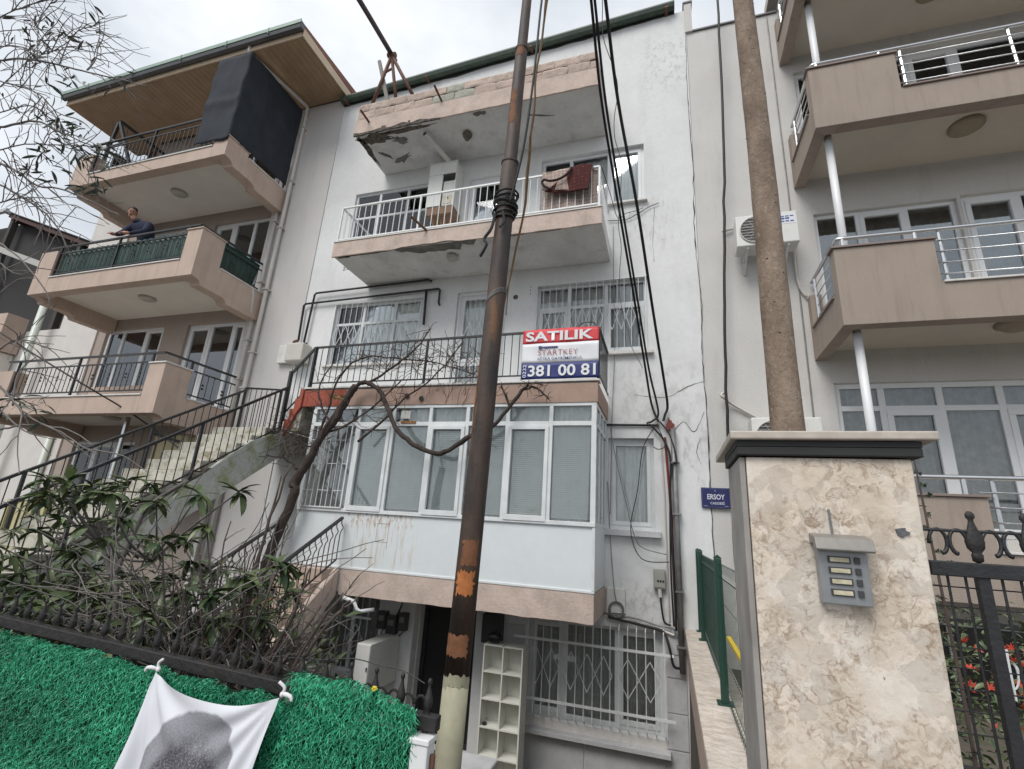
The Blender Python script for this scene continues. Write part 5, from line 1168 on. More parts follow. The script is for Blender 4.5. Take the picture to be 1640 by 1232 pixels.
# short flight up to the balcony with stepped red edge
for i in range(4):
    x=-6.19+i*.075
    MB().box(x,-5.935,6.64,7.79,2.957+i*.18,2.955+(i+1)*.18).build('step',MOSSTREAD,st)
rs=[(-6.28,2.72),(-6.28,2.97)]
for i in range(4): rs+=[(-6.22+i*.075,2.97+i*.18),(-6.22+i*.075,3.15+i*.18)]
rs+=[(-5.93,3.66),(-5.935,3.36),(-6.02,3.24),(-6.12,2.98)]
MB().prism(rs,6.585,6.635,'y').build('red_stepped_edge',REDPAINT,st)
def railing_line(parent,A,B,zb0,n,mat,yaxis=True,wavy=False):
    A=Vector(A);B=Vector(B); m=MB(); m.bar(A,B,.04,.035); d=Vector((0,0,zb0)); m.bar(A-d,B-d,.02)
    r=m.build('railing',mat,parent)
    for i in range(n+1):
        p=A+(B-A)*i/n; pst=i in (0,n) or (n>20 and i%11==0)
        abar('baluster',mat,r,p-d-(Vector((0,0,.14)) if pst else Vector()),p,.017 if pst else .007,pst)
    return r
railing_line(st,(-6.25,2.55,1.06),(-6.25,6.55,3.70),.70,34,BLACKIRON)
railing_line(st,(-7.38,2.55,1.02),(-7.38,6.75,3.74),.72,34,BLACKIRON)
railing_line(st,(-7.38,6.75,3.78),(-7.38,7.72,4.02),.80,8,BLACKIRON)
railing_line(st,(-6.26,6.60,3.98),(-5.88,6.64,4.46),.72,4,BLACKIRON)
m=MB(); m.bar((-6.25,6.56,2.9),(-6.25,6.56,4.0),.04); m.build('railing_post',BLACKIRON,st)
# lower garden stairs from the glazed floor
s2=thing('garden_stairs','short garden stairs with a pink stringer and wavy barred black railings','stairs',(-5.2,6,0))
n=5; dy=.23; dz=.88/5
for i in range(n): 
    y=6.60-(i+1)*dy
    MB().box(-5.75,-4.80,y,y+dy+.01,.875-(i+1)*dz,.87-i*dz).build('step',flat('stained_step',(.42,.33,.27),.9) if 'stained_step' not in bpy.data.materials else bpy.data.materials['stained_step'],s2,bevel=.006)
MB().prism([(6.625,.87),(6.625,.50),(5.35,-.55),(5.05,-.55),(5.05,-.30)],-4.795,-4.70,'x').build('stringer',PINK2,s2)
MB().prism([(6.6,.70),(6.6,.53),(5.3,-.45),(5.1,-.28)],-5.75,-4.80,'x').build('flight_slab',PINK2,s2)
def wavyrail(x,ya,za,yb,zb,n):
    m=MB(); m.bar((x,ya,za),(x,yb,zb),.045,.035); m.bar((x,ya,za-.60),(x,yb,zb-.60),.02)
    r=m.build('railing',BLACKIRON,s2)
    for i in range(n+1):
        t=i/n; y=ya+(yb-ya)*t; z=za+(zb-za)*t
        MB().tube(smoothpath([(x,y,z),(x,y,z-.08),(x+.005,y+.045,z-.15),(x,y,z-.24),(x,y,z-.60)],3),.008,5,False).build('baluster',BLACKIRON,r)
wavyrail(-4.75,6.58,1.60,5.2,.83,13); wavyrail(-5.70,6.5,1.55,5.2,.82,13)

# ------------------------------------------------------------------ plants
LM=MB()
def leafshape(w,l,fold):
    m=MB(); seg=6; vs=[]
    for i in range(seg+1):
        t=i/seg; ww=w*math.sin(math.pi*min(1,t*.93+.04))**.8*(1 if t<.97 else .3); z=-.30*l*t*t; 
        vs+=[(-ww,l*t,z+fold*ww),(0,l*t,z),(ww,l*t,z+fold*ww)]
    return m.add(vs,[(i*3+k,i*3+k+1,i*3+k+4,i*3+k+3) for i in range(seg) for k in (0,1)])
leafs=[leafshape(.17,1,.45).mesh('leaf_mesh',LEAF,True),leafshape(.14,1,.3).mesh('leaf_mesh',LEAF,True),leafshape(.16,1,.6).mesh('pale_leaf_mesh',PALELEAF,True),leafshape(.16,1,.5).mesh('dry_leaf_mesh',DRYLEAF,True)]
olive=leafshape(.10,1,.2).mesh('olive_leaf_mesh',OLIVELEAF,True)
def leafmtx(p,d,l,roll):
    d=Vector(d).normalized(); q=d.to_track_quat('Y','Z').to_matrix().to_4x4()
    return Matrix.Translation(p)@q@Matrix.Rotation(roll,4,'Y')@Matrix.Diagonal((l,l,l,1))
TG=[
[(-5.05, 1.6, 4.96), (-4.77, 1.62, 4.92), (-4.37, 1.65, 4.78), (-4.0, 1.68, 4.63), (-3.65, 1.7, 4.49), (-3.37, 1.73, 4.38)],
[(-4.24, 1.5, 4.62), (-4.42, 1.52, 4.91), (-4.59, 1.55, 5.19), (-4.59, 1.57, 5.41)],
[(-4.46, 1.7, 4.87), (-4.52, 1.72, 5.13), (-4.53, 1.75, 5.3), (-4.4, 1.77, 5.34)],
[(-3.71, 1.55, 4.42), (-3.71, 1.57, 4.55), (-3.83, 1.6, 4.76), (-3.9, 1.62, 4.92)],
[(-5.77, 1.75, 5.7), (-5.37, 1.77, 5.62), (-5.08, 1.8, 5.54), (-4.8, 1.82, 5.34)],
[(-4.88, 1.45, 5.17), (-4.81, 1.47, 5.24), (-4.58, 1.5, 5.29), (-4.41, 1.52, 5.3)],
[(-4.87, 1.6, 4.64), (-4.78, 1.62, 4.8), (-4.8, 1.65, 4.93)],
[(-4.33, 1.5, 4.03), (-3.98, 1.52, 4.02), (-3.71, 1.55, 3.89), (-3.38, 1.57, 3.73)],
[(-4.77, 1.7, 4.11), (-4.53, 1.72, 4.13), (-4.28, 1.75, 4.1), (-3.88, 1.77, 4.02), (-3.79, 1.8, 4.01)],
[(-4.27, 1.55, 3.76), (-4.13, 1.57, 3.7), (-3.87, 1.6, 3.55), (-3.65, 1.62, 3.5), (-3.34, 1.65, 3.37), (-3.11, 1.68, 3.26)],
[(-4.71, 1.75, 3.83), (-4.2, 1.77, 3.57), (-3.96, 1.8, 3.4), (-3.78, 1.82, 3.2)],
[(-4.45, 1.45, 4.42), (-3.98, 1.47, 4.21), (-3.74, 1.5, 4.02), (-3.5, 1.52, 3.91), (-3.35, 1.55, 3.8)],
[(-4.71, 1.6, 4.35), (-4.4, 1.62, 4.36), (-4.16, 1.65, 4.21), (-3.89, 1.68, 3.96), (-3.68, 1.7, 3.83)],
[(-4.83, 1.5, 4.92), (-4.64, 1.52, 4.89), (-4.33, 1.55, 4.76), (-4.21, 1.57, 4.79)],
[(-4.47, 1.7, 3.59), (-4.33, 1.72, 3.62), (-4.03, 1.75, 3.59), (-3.7, 1.77, 3.47)],
[(-3.89, 1.55, 3.09), (-3.63, 1.57, 2.94), (-3.32, 1.6, 2.68), (-3.4, 1.62, 2.54)],
[(-4.31, 1.75, 3.12), (-4.1, 1.77, 3.02), (-3.98, 1.8, 3.07)],
[(-3.15, 1.45, 2.12), (-3.07, 1.47, 2.06), (-2.93, 1.5, 1.97), (-2.71, 1.52, 1.9), (-2.55, 1.55, 1.83), (-2.5, 1.57, 1.81)],
[(-3.4, 1.6, 2.04), (-3.18, 1.62, 1.93), (-2.96, 1.65, 1.89)],
[(-3.13, 1.5, 1.91), (-2.96, 1.52, 1.94), (-2.72, 1.55, 1.92), (-2.55, 1.57, 1.85)],
[(-3.51, 1.7, 2.09), (-3.61, 1.72, 2.29), (-3.55, 1.75, 2.41)],
[(-3.69, 1.55, 2.73), (-3.62, 1.57, 2.82), (-3.53, 1.6, 2.84)],
[(-3.94, 1.75, 2.47), (-3.84, 1.77, 2.54), (-3.68, 1.8, 2.47)],]
TL=[(-3.77, 1.5, 4.88), (-3.76, 1.55, 4.82), (-4.84, 1.6, 5.3), (-4.66, 1.65, 5.21), (-4.55, 1.7, 5.21), (-4.33, 1.5, 4.79), (-4.3, 1.55, 4.72), (-4.7, 1.6, 4.47), (-4.74, 1.65, 4.5), (-4.28, 1.7, 4.71), (-3.69, 1.5, 4.29), (-4.02, 1.55, 4.38), (-4.19, 1.6, 4.44), (-4.07, 1.65, 4.17), (-4.11, 1.7, 4.19), (-3.53, 1.5, 3.82), (-3.72, 1.55, 3.86), (-3.71, 1.6, 3.98), (-3.77, 1.65, 4.07), (-4.1, 1.7, 4.25), (-3.74, 1.5, 3.94), (-3.96, 1.55, 3.79), (-4.03, 1.6, 3.87), (-4.03, 1.65, 3.89), (-4.31, 1.7, 3.85), (-3.74, 1.5, 3.53), (-3.63, 1.55, 3.55), (-3.43, 1.6, 3.74), (-3.49, 1.65, 3.77), (-3.59, 1.7, 3.89), (-3.09, 1.5, 3.52), (-3.22, 1.55, 3.7), (-3.32, 1.6, 3.44), (-3.37, 1.65, 3.44), (-3.48, 1.7, 3.57), (-3.02, 1.5, 3.29), (-3.2, 1.55, 2.05), (-3.25, 1.6, 2.04), (-3.23, 1.65, 2.07), (-3.29, 1.7, 2.12), (-2.89, 1.5, 1.98), (-3.36, 1.55, 3.41), (-3.63, 1.6, 3.61), (-3.66, 1.65, 3.76), (-3.89, 1.7, 3.96)]
BUSHP=[(-4.4, 2.5, 1.64), (-4.54, 2.7, 1.75), (-4.56, 2.9, 1.74), (-4.58, 3.1, 1.79), (-4.47, 3.3, 1.79), (-4.34, 3.5, 1.79), (-2.92, 2.5, 1.7), (-4.72, 2.7, 1.36), (-4.66, 2.9, 1.61), (-5.14, 3.1, 1.44), (-4.85, 3.3, 1.36), (-4.93, 3.5, 1.64), (-3.29, 2.5, 1.64), (-4.91, 2.7, 1.16), (-4.85, 2.9, 0.92), (-4.94, 3.1, 1.19), (-4.95, 3.3, 1.03), (-4.97, 3.5, 1.13), (-4.27, 2.5, 0.8), (-4.25, 2.7, 0.84), (-4.21, 2.9, 0.93), (-4.14, 3.1, 0.87), (-4.18, 3.3, 1.19), (-4.19, 3.5, 1.35), (-2.81, 2.5, 1.51), (-3.37, 2.7, 0.99), (-3.3, 2.9, 1.06), (-3.26, 3.1, 1.18), (-3.12, 3.3, 1.0), (-3.15, 3.5, 1.09), (-2.18, 2.5, 1.33), (-2.76, 2.7, 0.94), (-2.6, 2.9, 0.93), (-5.58, 3.1, 0.83), (-4.91, 3.3, 0.58), (-4.74, 3.5, 0.57), (-3.11, 2.5, 0.86), (-3.1, 2.7, 0.86), (-3.1, 2.9, 0.8), (-2.98, 3.1, 0.82), (-5.37, 3.3, 0.53), (-5.86, 3.5, 1.54), (-3.88, 2.5, 1.45), (-3.82, 2.7, 1.5), (-4.32, 2.9, 1.68), (-5.55, 3.1, 1.59), (-3.97, 3.3, 1.01), (-4.67, 3.5, 0.99), (-2.64, 2.5, 1.12), (-2.63, 2.7, 1.21), (-3.3, 2.9, 1.23), (-2.6, 3.1, 1.08), (-6.12, 3.3, 1.28), (-4.87, 3.5, 0.5), (-3.04, 2.5, 0.95)]
random.seed(21)
NP0=len(BUSHP)
for q in list(BUSHP)[:]:
    if q[0]<-2.75 or random.random()<.3: BUSHP.append((q[0]+rnd(-.2,.2),q[1]+rnd(-.25,.25),q[2]+rnd(-.2,.06)))
for k in range(34): BUSHP.append((rnd(-5.6,-3.0),rnd(2.5,3.3),rnd(.45,1.0)))
bu=thing('broadleaf_shrub','large leafy shrub with long glossy dark green leaves behind the iron fence','shrub',(-4.2,3.0,0))
mats=[]
m=MB(); base=Vector((-4.05,3.0,.0))
hubs=[Vector(h) for h in ((-4.17,3.0,1.06),(-4.4,3.0,1.25),(-4.05,3.0,1.3),(-3.8,3.0,.7),(-4.6,3.1,.7),(-3.2,2.8,.6),(-5.0,3.1,.8),(-2.7,2.9,.6),(-5.5,3.3,.7),(-3.7,2.9,1.2))]
for k,p in enumerate(BUSHP):
    p=Vector(p); h=min(hubs,key=lambda q:(q-p).length+(.4 if q.z>p.z else 0)); mid=(h+p)/2+Vector((rnd(-.06,.06),rnd(-.05,.05),rnd(-.09,-.02)))
    m.tube(smoothpath([h,mid,p],4),[.009]*4+[.007]*2+[.005]*3,6)
for h in hubs[3:9]: m.tube(smoothpath([(h.x+.1,h.y+.1,-.1),(h.x+.06,h.y,h.z*.5),h],3),.016,6)
for pts in ([(-4.02,3.0,.2),(-4.0,3.0,.55),(-4.17,3.0,1.06),(-4.3,3.0,1.24),(-4.5,3.0,1.45)],[(-4.17,3.0,1.06),(-4.1,3.0,1.36),(-4.0,3.0,1.6),(-3.67,3.0,1.8)],[(-4.17,3.0,1.0),(-4.4,3.0,1.25),(-4.55,3.0,1.4)]):
    m.tube(smoothpath(pts,4),.018,7)
m.build('branches',GREYTWIG,bu,smooth=True)
nl=0; extra=MB(); 
for k,p in enumerate(BUSHP):
    p=Vector(p); out=(p-Vector((-4.2,3.3,.6))); out.normalize()
    nn=random.choice((11,12,13,14))
    for j in range(nn):
        az=j/nn*6.283+rnd(-.35,.35); el=rnd(-1.0,.5)
        d=Vector((math.cos(az)*math.cos(el),math.sin(az)*math.cos(el),math.sin(el)))+out*.35
        l=rnd(.095,.172)*(1 if j%4 else .72); r=random.random()
        me=leafs[0] if r<.5 else leafs[1] if r<.93 else leafs[2] if r<.975 else leafs[3]
        mt=leafmtx(p+Vector((rnd(-.015,.015),rnd(-.015,.015),-.03*j/nn)),d,l,rnd(-.5,.5))
        if nl<300: put('leaf',me,bu,mtx=mt); nl+=1
        else: extra.add([mt@v.co for v in me.vertices],[tuple(q.vertices) for q in me.polygons])
    if random.random()<.22:
        for j in range(2): 
            put('leaf',leafs[2],bu,mtx=leafmtx(p,(rnd(-.4,.4),rnd(-.5,.1),1),rnd(.10,.15),rnd(-1,1))) if nl<300 else None
kind(extra.build('foliage',LEAF,bu,smooth=True),'stuff')
# undergrowth of small leaves deeper in
m=MB()
for k in range(3200):
    p=Vector((rnd(-6.4,-2.7),rnd(2.6,4.2),0)); p.z=rnd(.0,1.22 if p.x<-3.1 else .85)*rnd(.5,1); az=rnd(0,6.28); el=rnd(-.8,.7)
    mt=leafmtx(p,(math.cos(az),math.sin(az),math.tan(el)),rnd(.08,.15),rnd(-1,1)); me=leafs[k%2]
    m.add([mt@v.co for v in me.vertices],[tuple(q.vertices) for q in me.polygons])
o=m.build('undergrowth',LEAF,None,smooth=True); tag(o,'dark leafy undergrowth filling the garden behind the iron fence','undergrowth'); kind(o,'stuff')
# dry tangled shrub
ds=thing('bare_shrub','tangled leafless shrub of dark dry branches right of the leafy shrub','shrub',(-2.7,2.9,-.3))
def wander(p,d,l,n,droop,jit):
    P=[Vector(p)]; d=Vector(d).normalized()
    for i in range(n):
        d=(d+Vector((rnd(-jit,jit),rnd(-jit,jit),rnd(-jit,jit)-droop))).normalized(); P.append(P[-1]+d*l/n)
    return P
m=MB(); fine=MB()
for k in range(250):
    az=rnd(-1.15,.40); L_=rnd(.55,1.35); b=Vector((-2.78+rnd(-.3,.25),2.9+rnd(-.35,.45),rnd(-.25,.35)))
    P=wander(b,(az*1.25-.1,rnd(-.35,.35),rnd(.35,1.25)),L_,9,.03,.17); r0=rnd(.005,.013)
    if P[-1].x>-2.15: continue
    m.tube(P,[r0*(1-.8*i/9)+.0014 for i in range(10)],5,False)
    for q in range(random.randint(3,7)):
        i=random.randint(3,8); d=(P[i+1]-P[i]).normalized()+Vector((rnd(-.9,.9),rnd(-.7,.7),rnd(-.5,.7)))
        T=wander(P[i],d,rnd(.12,.45),5,.04,.22)
        if T[-1].x>-2.05: continue
        fine.tube(T,[.0034*(1-.6*j/5)+.0006 for j in range(6)],4,False)
for k in range(90):   # fallen crossing twigs on the left
    b=Vector((rnd(-4.0,-2.5),rnd(2.4,3.0),rnd(.40,1.2))); fine.tube(wander(b,(rnd(-1,1),rnd(-.4,.4),rnd(-.35,.5)),rnd(.4,1.1),8,.02,.16),[.0042*(1-.6*j/8)+.0006 for j in range(9)],4,False)
for pts in ([(-2.62,2.9,-.1),(-2.4,2.9,.45),(-2.2,2.9,.85),(-2.0,2.9,1.13)],[(-2.6,2.85,0),(-2.35,2.85,.5),(-2.05,2.85,.95),(-1.92,2.85,1.10)],[(-2.65,2.9,0),(-2.5,2.9,.6),(-2.35,2.9,1.0),(-2.28,2.9,1.25)],[(-2.7,2.9,.3),(-2.78,2.9,.9),(-2.72,2.9,1.4),(-2.6,2.9,1.95)],[(-2.7,2.9,.5),(-2.72,2.9,1.2),(-2.66,2.9,1.85)]):
    P=smoothpath(pts,4); m.tube([p+Vector((rnd(-.015,.015),0,rnd(-.015,.015))) for p in P],[.016*(1-.65*i/(len(P)-1)) for i in range(len(P))],6)
m.build('branch',TWIG,ds,smooth=True); kind(fine.build('twigs',GREYTWIG,ds),'stuff')
for k in range(30):
    p=Vector((rnd(-3.3,-2.5),rnd(2.6,3.2),rnd(.55,1.25))); az=rnd(0,6.28)
    put('leaf',leafs[random.choice((0,1,1,2,3))],ds,mtx=leafmtx(p,(math.cos(az),math.sin(az),rnd(-.6,.6)),rnd(.10,.2),rnd(-1,1)))
# bare vine on the facade
vn=thing('grape_vine','thick bare grape vine looping across the glazed floor and up the black railing','vine',(-5.8,6.4,0))
VT=[(-5.75,6.3,-.2),(-5.80,6.35,.5),(-5.83,6.4,.89),(-5.72,6.4,1.35),(-5.56,6.4,1.92),(-5.60,6.4,2.05),(-5.40,6.4,2.46),(-5.25,6.4,2.81),(-5.06,6.42,3.09),(-4.93,6.45,3.42),(-4.80,6.45,3.65),(-4.59,6.45,3.71),(-4.33,6.45,3.56),(-4.12,6.42,3.26),(-3.88,6.4,2.91),(-3.53,6.4,2.68),(-3.12,6.4,2.58),(-2.77,6.4,2.79),(-2.36,6.42,3.0),(-2.14,6.44,3.28),(-1.96,6.45,3.52)]
P=smoothpath(VT,6); nP=len(P)
def vr(i): t=i/nP; return (.072 if t<.3 else .06 if t<.5 else .036)*(1+.22*noise.noise((i*.35,1,1)))*(1 if t<.9 else .75)
P=[p+Vector((.02*noise.noise((i*.5,3,1)),.02*noise.noise((i*.5,5,1)),.02*noise.noise((i*.5,7,1)))) for i,p in enumerate(P)]
m=MB(); m.tube(P,[vr(i) for i in range(nP)],9)
m.tube([p+Vector((.045*math.sin(i*.35),-.02+.03*math.cos(i*.35),.03)) for i,p in enumerate(P[:60])],[.03]*60,6)
m.build('stem',BARK,vn,smooth=True)
m=MB(); tw=MB()
BR=[[(-5.33,6.42,2.83),(-5.28,6.5,3.3),(-5.23,6.5,3.7),(-5.02,6.5,4.04),(-4.68,6.5,4.18),(-4.08,6.5,4.11),(-3.51,6.5,4.03),(-2.75,6.5,3.8)],[(-5.24,6.4,2.81),(-5.46,6.4,2.66),(-5.81,6.4,2.88),(-6.13,6.4,2.93)],
 [(-4.6,6.45,2.75),(-4.2,6.5,3.1),(-3.9,6.5,3.45),(-3.46,6.5,3.75),(-3.0,6.5,4.35)],[(-5.33,6.42,2.83),(-4.83,6.45,3.03),(-4.3,6.45,3.4),(-4.0,6.5,3.75)],[(-5.1,6.42,3.0),(-5.4,6.45,3.35),(-5.5,6.45,3.7),(-5.35,6.5,4.1)],[(-4.59,6.45,3.7),(-4.2,6.5,3.95),(-3.8,6.5,4.3),(-3.6,6.5,4.6)],[(-1.96,6.45,3.52),(-1.8,6.45,3.56),(-1.65,6.45,3.45),(-1.58,6.45,3.38)],[(-1.96,6.45,3.52),(-1.85,6.4,3.6),(-1.66,6.4,3.58)],[(-2.14,6.44,3.28),(-2.25,6.44,3.5),(-2.3,6.45,3.62)],[(-5.6,6.4,2.3),(-5.85,6.4,2.45),(-6.2,6.35,2.5)]]
for b in BR:
    Q=smoothpath(b,5); k=len(Q); Q=[q+Vector((.025*noise.noise((i*.6,b[0][2],1)),.02*noise.noise((i*.6,4,1)),.025*noise.noise((i*.6,8,b[0][0])))) for i,q in enumerate(Q)]
    m.tube(Q,[.020*(1-.6*i/k) for i in range(k)],6)
    for i in range(2,k):
        for s in range(random.choice((0,1,2,2))):
            T=wander(Q[i],(rnd(-1,1),rnd(-.5,.1),rnd(-.9,1)),rnd(.12,.5)*(.45 if b[0][0]<-1.9 and b[0][0]>-2.3 else 1),6,.02,.35)
            if any(q.x>-2.15 and q.z>3.66 for q in T): continue
            tw.tube(T,[.0055*(1-.6*j/6)+.001 for j in range(7)],4,False)
for k in range(90):
    T=wander((rnd(-4.6,-2.7),rnd(6.45,6.6),rnd(3.85,4.3)),(rnd(-1,1),rnd(-.3,.2),rnd(-.6,.7)),rnd(.2,.5),6,.02,.4); tw.tube(T,[.005*(1-.6*j/6)+.001 for j in range(7)],4,False)
for k in range(60):
    T=wander((rnd(-6.2,-5.5),rnd(6.3,6.5),rnd(2.6,3.1)),(rnd(-1,.6),rnd(-.3,.2),rnd(-.9,.4)),rnd(.2,.5),6,.04,.35); tw.tube(T,[.005*(1-.6*j/6)+.001 for j in range(7)],4,False)
for k in range(16):
    x=rnd(-4.3,-2.6); tw.tube(wander((x,6.56,3.7),(rnd(-.3,.3),0,-1),rnd(.15,.4),6,.0,.3),.004,4,False)
m.build('branch',BARK,vn,smooth=True); kind(tw.build('twigs',TWIG,vn),'stuff')
for k in range(9): put('leaf',leafs[2],vn,mtx=leafmtx((-4.98+rnd(-.07,.07),6.34,3.44+rnd(-.06,.06)),(rnd(-1,1),rnd(-.6,0),rnd(-.3,1)),rnd(.06,.11),rnd(-1,1)))
# olive tree at the left edge
ot=thing('olive_tree','sparse olive tree reaching in from the left with grey twigs and narrow leaves','tree',(-5.6,1.9,0))
TB=Vector((-5.5,1.9,3.0))
m=MB(); m.tube(smoothpath([(-5.6,1.9,-.1),(-5.55,1.9,1.2),(-5.6,1.88,2.2),TB],4),[.13,.125,.12,.115,.11,.108,.105,.1,.1,.095,.09,.085,.08],10); 
m.build('trunk',BARK,ot,smooth=True)
m=MB(); fine=MB(); spots=[]
for gi,g_ in enumerate(TG):
    A=Vector(g_[0]); con=[] 
    if gi in (0,4,7,9,10,12): con=smoothpath([TB if A.z>2.9 else Vector((-5.55,1.9,1.9)),(TB+A)/2+Vector((-.45,.1,.15 if A.z>2.9 else -.4)),A],4)[:-1]
    P=con+smoothpath(g_,5); k=len(P); r0=.0105 if gi in (0,9,10,7) else .0055
    nco=len(con)
    P=[p+Vector((0,0,.008*noise.noise((i*.7,gi,1)))) for i,p in enumerate(P)]
    m.tube(P,[r0*(1-.72*i/k) for i in range(k)],6)
    for i in range(len(con)+1,k):
        for s in range(random.choice((0,1,1,2)) if gi not in (15,16,17,18,19,20) else random.choice((0,0,1))):
            d=(P[min(i+1,k-1)]-P[i-1]).normalized()*.8+Vector((rnd(-.6,.8),rnd(-.7,.7),rnd(-.8,.7)))
            T=wander(P[i],d,rnd(.12,.45),8,.045,.16)
            if max(q.x for q in T)>-3.5 and gi!=17: continue
            fine.tube(T,[.0031*(1-.6*j/8)+.0005 for j in range(9)],4,False)
            if random.random()<.5: 
                U=wander(T[4],(T[5]-T[4])+Vector((rnd(-.05,.05),rnd(-.05,.05),rnd(-.06,.06))),rnd(.1,.3),6,.02,.2); fine.tube(U,[.0022*(1-.6*j/6)+.0005 for j in range(7)],4,False)
            if random.random()<.24: spots.append(T[-1])
m.build('branch',GREYTWIG,ot,smooth=True); kind(fine.build('twigs',GREYTWIG,ot),'stuff')
nl=0
for p in TL+[tuple(s) for s in spots]:
    for j in range(random.choice((4,5,6,7)) if p in TL else 2):
        if nl>=298: break
        az=rnd(0,6.28); put('leaf',olive,ot,mtx=leafmtx(Vector(p)+Vector((rnd(-.04,.04),rnd(-.04,.04),rnd(-.04,.04))),(math.cos(az),math.sin(az),rnd(-.9,.6)),rnd(.05,.10),rnd(-1,1))); nl+=1
# thin trunk right of centre
tr=thing('tree_trunk','tall bare brown trunk rising behind the marble gate pillar','tree',(.56,2.6,0))
def trunkmat():
    m,N,L,b=newmat('scarred_trunk'); p=pos(N,L)
    c=ramp(N,L,nz(N,L,pos(N,L,(1,1,.45)),9,6,.6),[(.33,(.15,.105,.075)),(.52,(.225,.165,.12)),(.68,(.29,.225,.17))])
    sp_=nz(N,L,pos(N,L,(1,1,.7)),32,5,.7,.6); c=mixc(N,L,ramp(N,L,sp_,[(.60,0.),(.72,.6)]),c,(.085,.06,.042))
    lt=nz(N,L,pos(N,L,(1,1,.8)),45,4,.6); c=mixc(N,L,ramp(N,L,lt,[(.58,0.),(.72,.5)]),c,(.38,.32,.26))
    L.new(c,b.inputs['Base Color']); b.inputs['Roughness'].default_value=.85; bumpn(N,L,b,sp_,.9,.015); return m
TM=trunkmat(); P=[]; rr=[]
for i in range(90):
    z=-.1+i*.085; t=(z-2.14)/2.84; P.append((.562+ .004*math.sin(z*2.1)-.012*max(t,0),2.6,z)); rr.append((.086-.0055*z)*(1+.035*noise.noise((z*3,1,1))+.03*noise.noise((z*11,5,1))))
MB().tube(P,rr,20).build('trunk',TM,tr,smooth=True)
m=MB()
for k in range(46):
    z=rnd(1.9,5.6); a=rnd(-2.0,2.0); i=int((z+.1)/.085); c=Vector(P[i]); r=rr[i]
    s=rnd(.006,.012); r-=s*.72; q=c+Vector((r*math.sin(a),-r*math.cos(a),0))
    m.lathe([(.001,-s*.7),(s*.8,-s*.4),(s,0),(s*.7,s*.5),(.001,s*.7)],q,7)
m.build('bark_scar',flat('dark_bark_scar',(.075,.05,.033),.95),tr,smooth=True)
# sapling and flowering shrub behind the gate
sa=thing('sapling','thin young conifer sapling with bare side twigs just right of the pillar','plant',(.95,2.3,.3))
m=MB(); m.tube([(.955,2.3,.3),(.95,2.3,1.2),(.925,2.3,1.98)],[.007,.006,.003],6)
tw=MB()
for k in range(26):
    z=.9+k*.04; a=rnd(0,6.28); ln=rnd(.05,.13)*(1.1-(k/36)); p=Vector((.945-.01*(z-1.2),2.3,z)); e=p+Vector((ln*math.cos(a),ln*math.sin(a)*.6,rnd(-.01,.02)))
    m.tube([p,e],[.0022,.001],4)
    for q in range(14):
        t=rnd(.2,1); b=p+(e-p)*t; tw.add([b,b+Vector((rnd(-.012,.012),rnd(-.012,.012),rnd(-.012,.012))),b+Vector((rnd(-.012,.012),rnd(-.012,.012),rnd(-.012,.012)))],[(0,1,2)])
m.build('stem',TWIG,sa); tw.build('needles',flat('dull_green_needles',(.06,.085,.05),.8),sa)
fs=thing('flowering_shrub','green shrub with red flowers seen through the black gate','shrub',(1.9,3.2,0))
m=MB()
for k in range(5200):
    p=Vector((rnd(.8,3.2),rnd(2.4,4.4),0)); p.z=rnd(.2,1.30+.25*noise.noise((p.x*2,p.y*2,1))); az=rnd(0,6.28)
    mt=leafmtx(p,(math.cos(az),math.sin(az),rnd(-.7,.8)),rnd(.03,.065),rnd(-1,1)); me=leafs[0]
    m.add([mt@v.co for v in me.vertices],[tuple(q.vertices) for q in me.polygons])
kind(m.build('foliage',LEAF,fs,smooth=True),'stuff')
FL=MB()
for k in range(7):
    a=k*.9; FL.add([(0,0,0),(.5*math.cos(a-.35),.5*math.sin(a-.35),.25),(.9*math.cos(a),.9*math.sin(a),.35+.1*(k%2)),(.5*math.cos(a+.35),.5*math.sin(a+.35),.25)],[(0,1,2,3)])
flm=FL.mesh('flower_mesh',M('red_petal',(.50,.05,.02),.6,vary=.3,vscale=40))
for k in range(170):
    c=random.choice(((1.28,2.7,1.18),(1.42,2.9,1.15),(1.5,2.9,.95),(1.55,3.0,.75),(1.75,2.8,1.0),(1.75,2.9,.7),(1.45,2.7,.6)))
    p=Vector(c)+Vector((rnd(-.13,.13),rnd(-.25,.25),rnd(-.12,.10))); put('flower',flm,fs,mtx=Matrix.Translation(p)@Matrix.Rotation(rnd(0,6),4,'Z')@Matrix.Rotation(rnd(.3,1.3),4,'X')@Matrix.Scale(rnd(.016,.03),4))
sc=thing('scroll_panel','white iron scroll panel among the flowers behind the black gate','garden panel',(1.3,2.35,0))
m=MB()
for (cx,cz) in ((1.12,1.22),(1.16,1.02),(1.2,.86),(1.32,.92),(1.26,.70),(1.38,.72)):
    for s in (-1,1):
        m.tube([(cx+s*.028*math.cos(t*.35)*(1-.03*t),2.35,cz+.045*math.sin(t*.35)) for t in range(14)],.003,5,False)
    m.tube([(cx,2.35,cz-.08),(cx,2.35,cz+.08)],.004,5)
m.tube([(1.05,2.35,.2),(1.12,2.35,1.3)],.006,5); m.tube([(1.45,2.35,.2),(1.45,2.35,1.05)],.006,5)
m.build('scrollwork',WMETAL,sc)

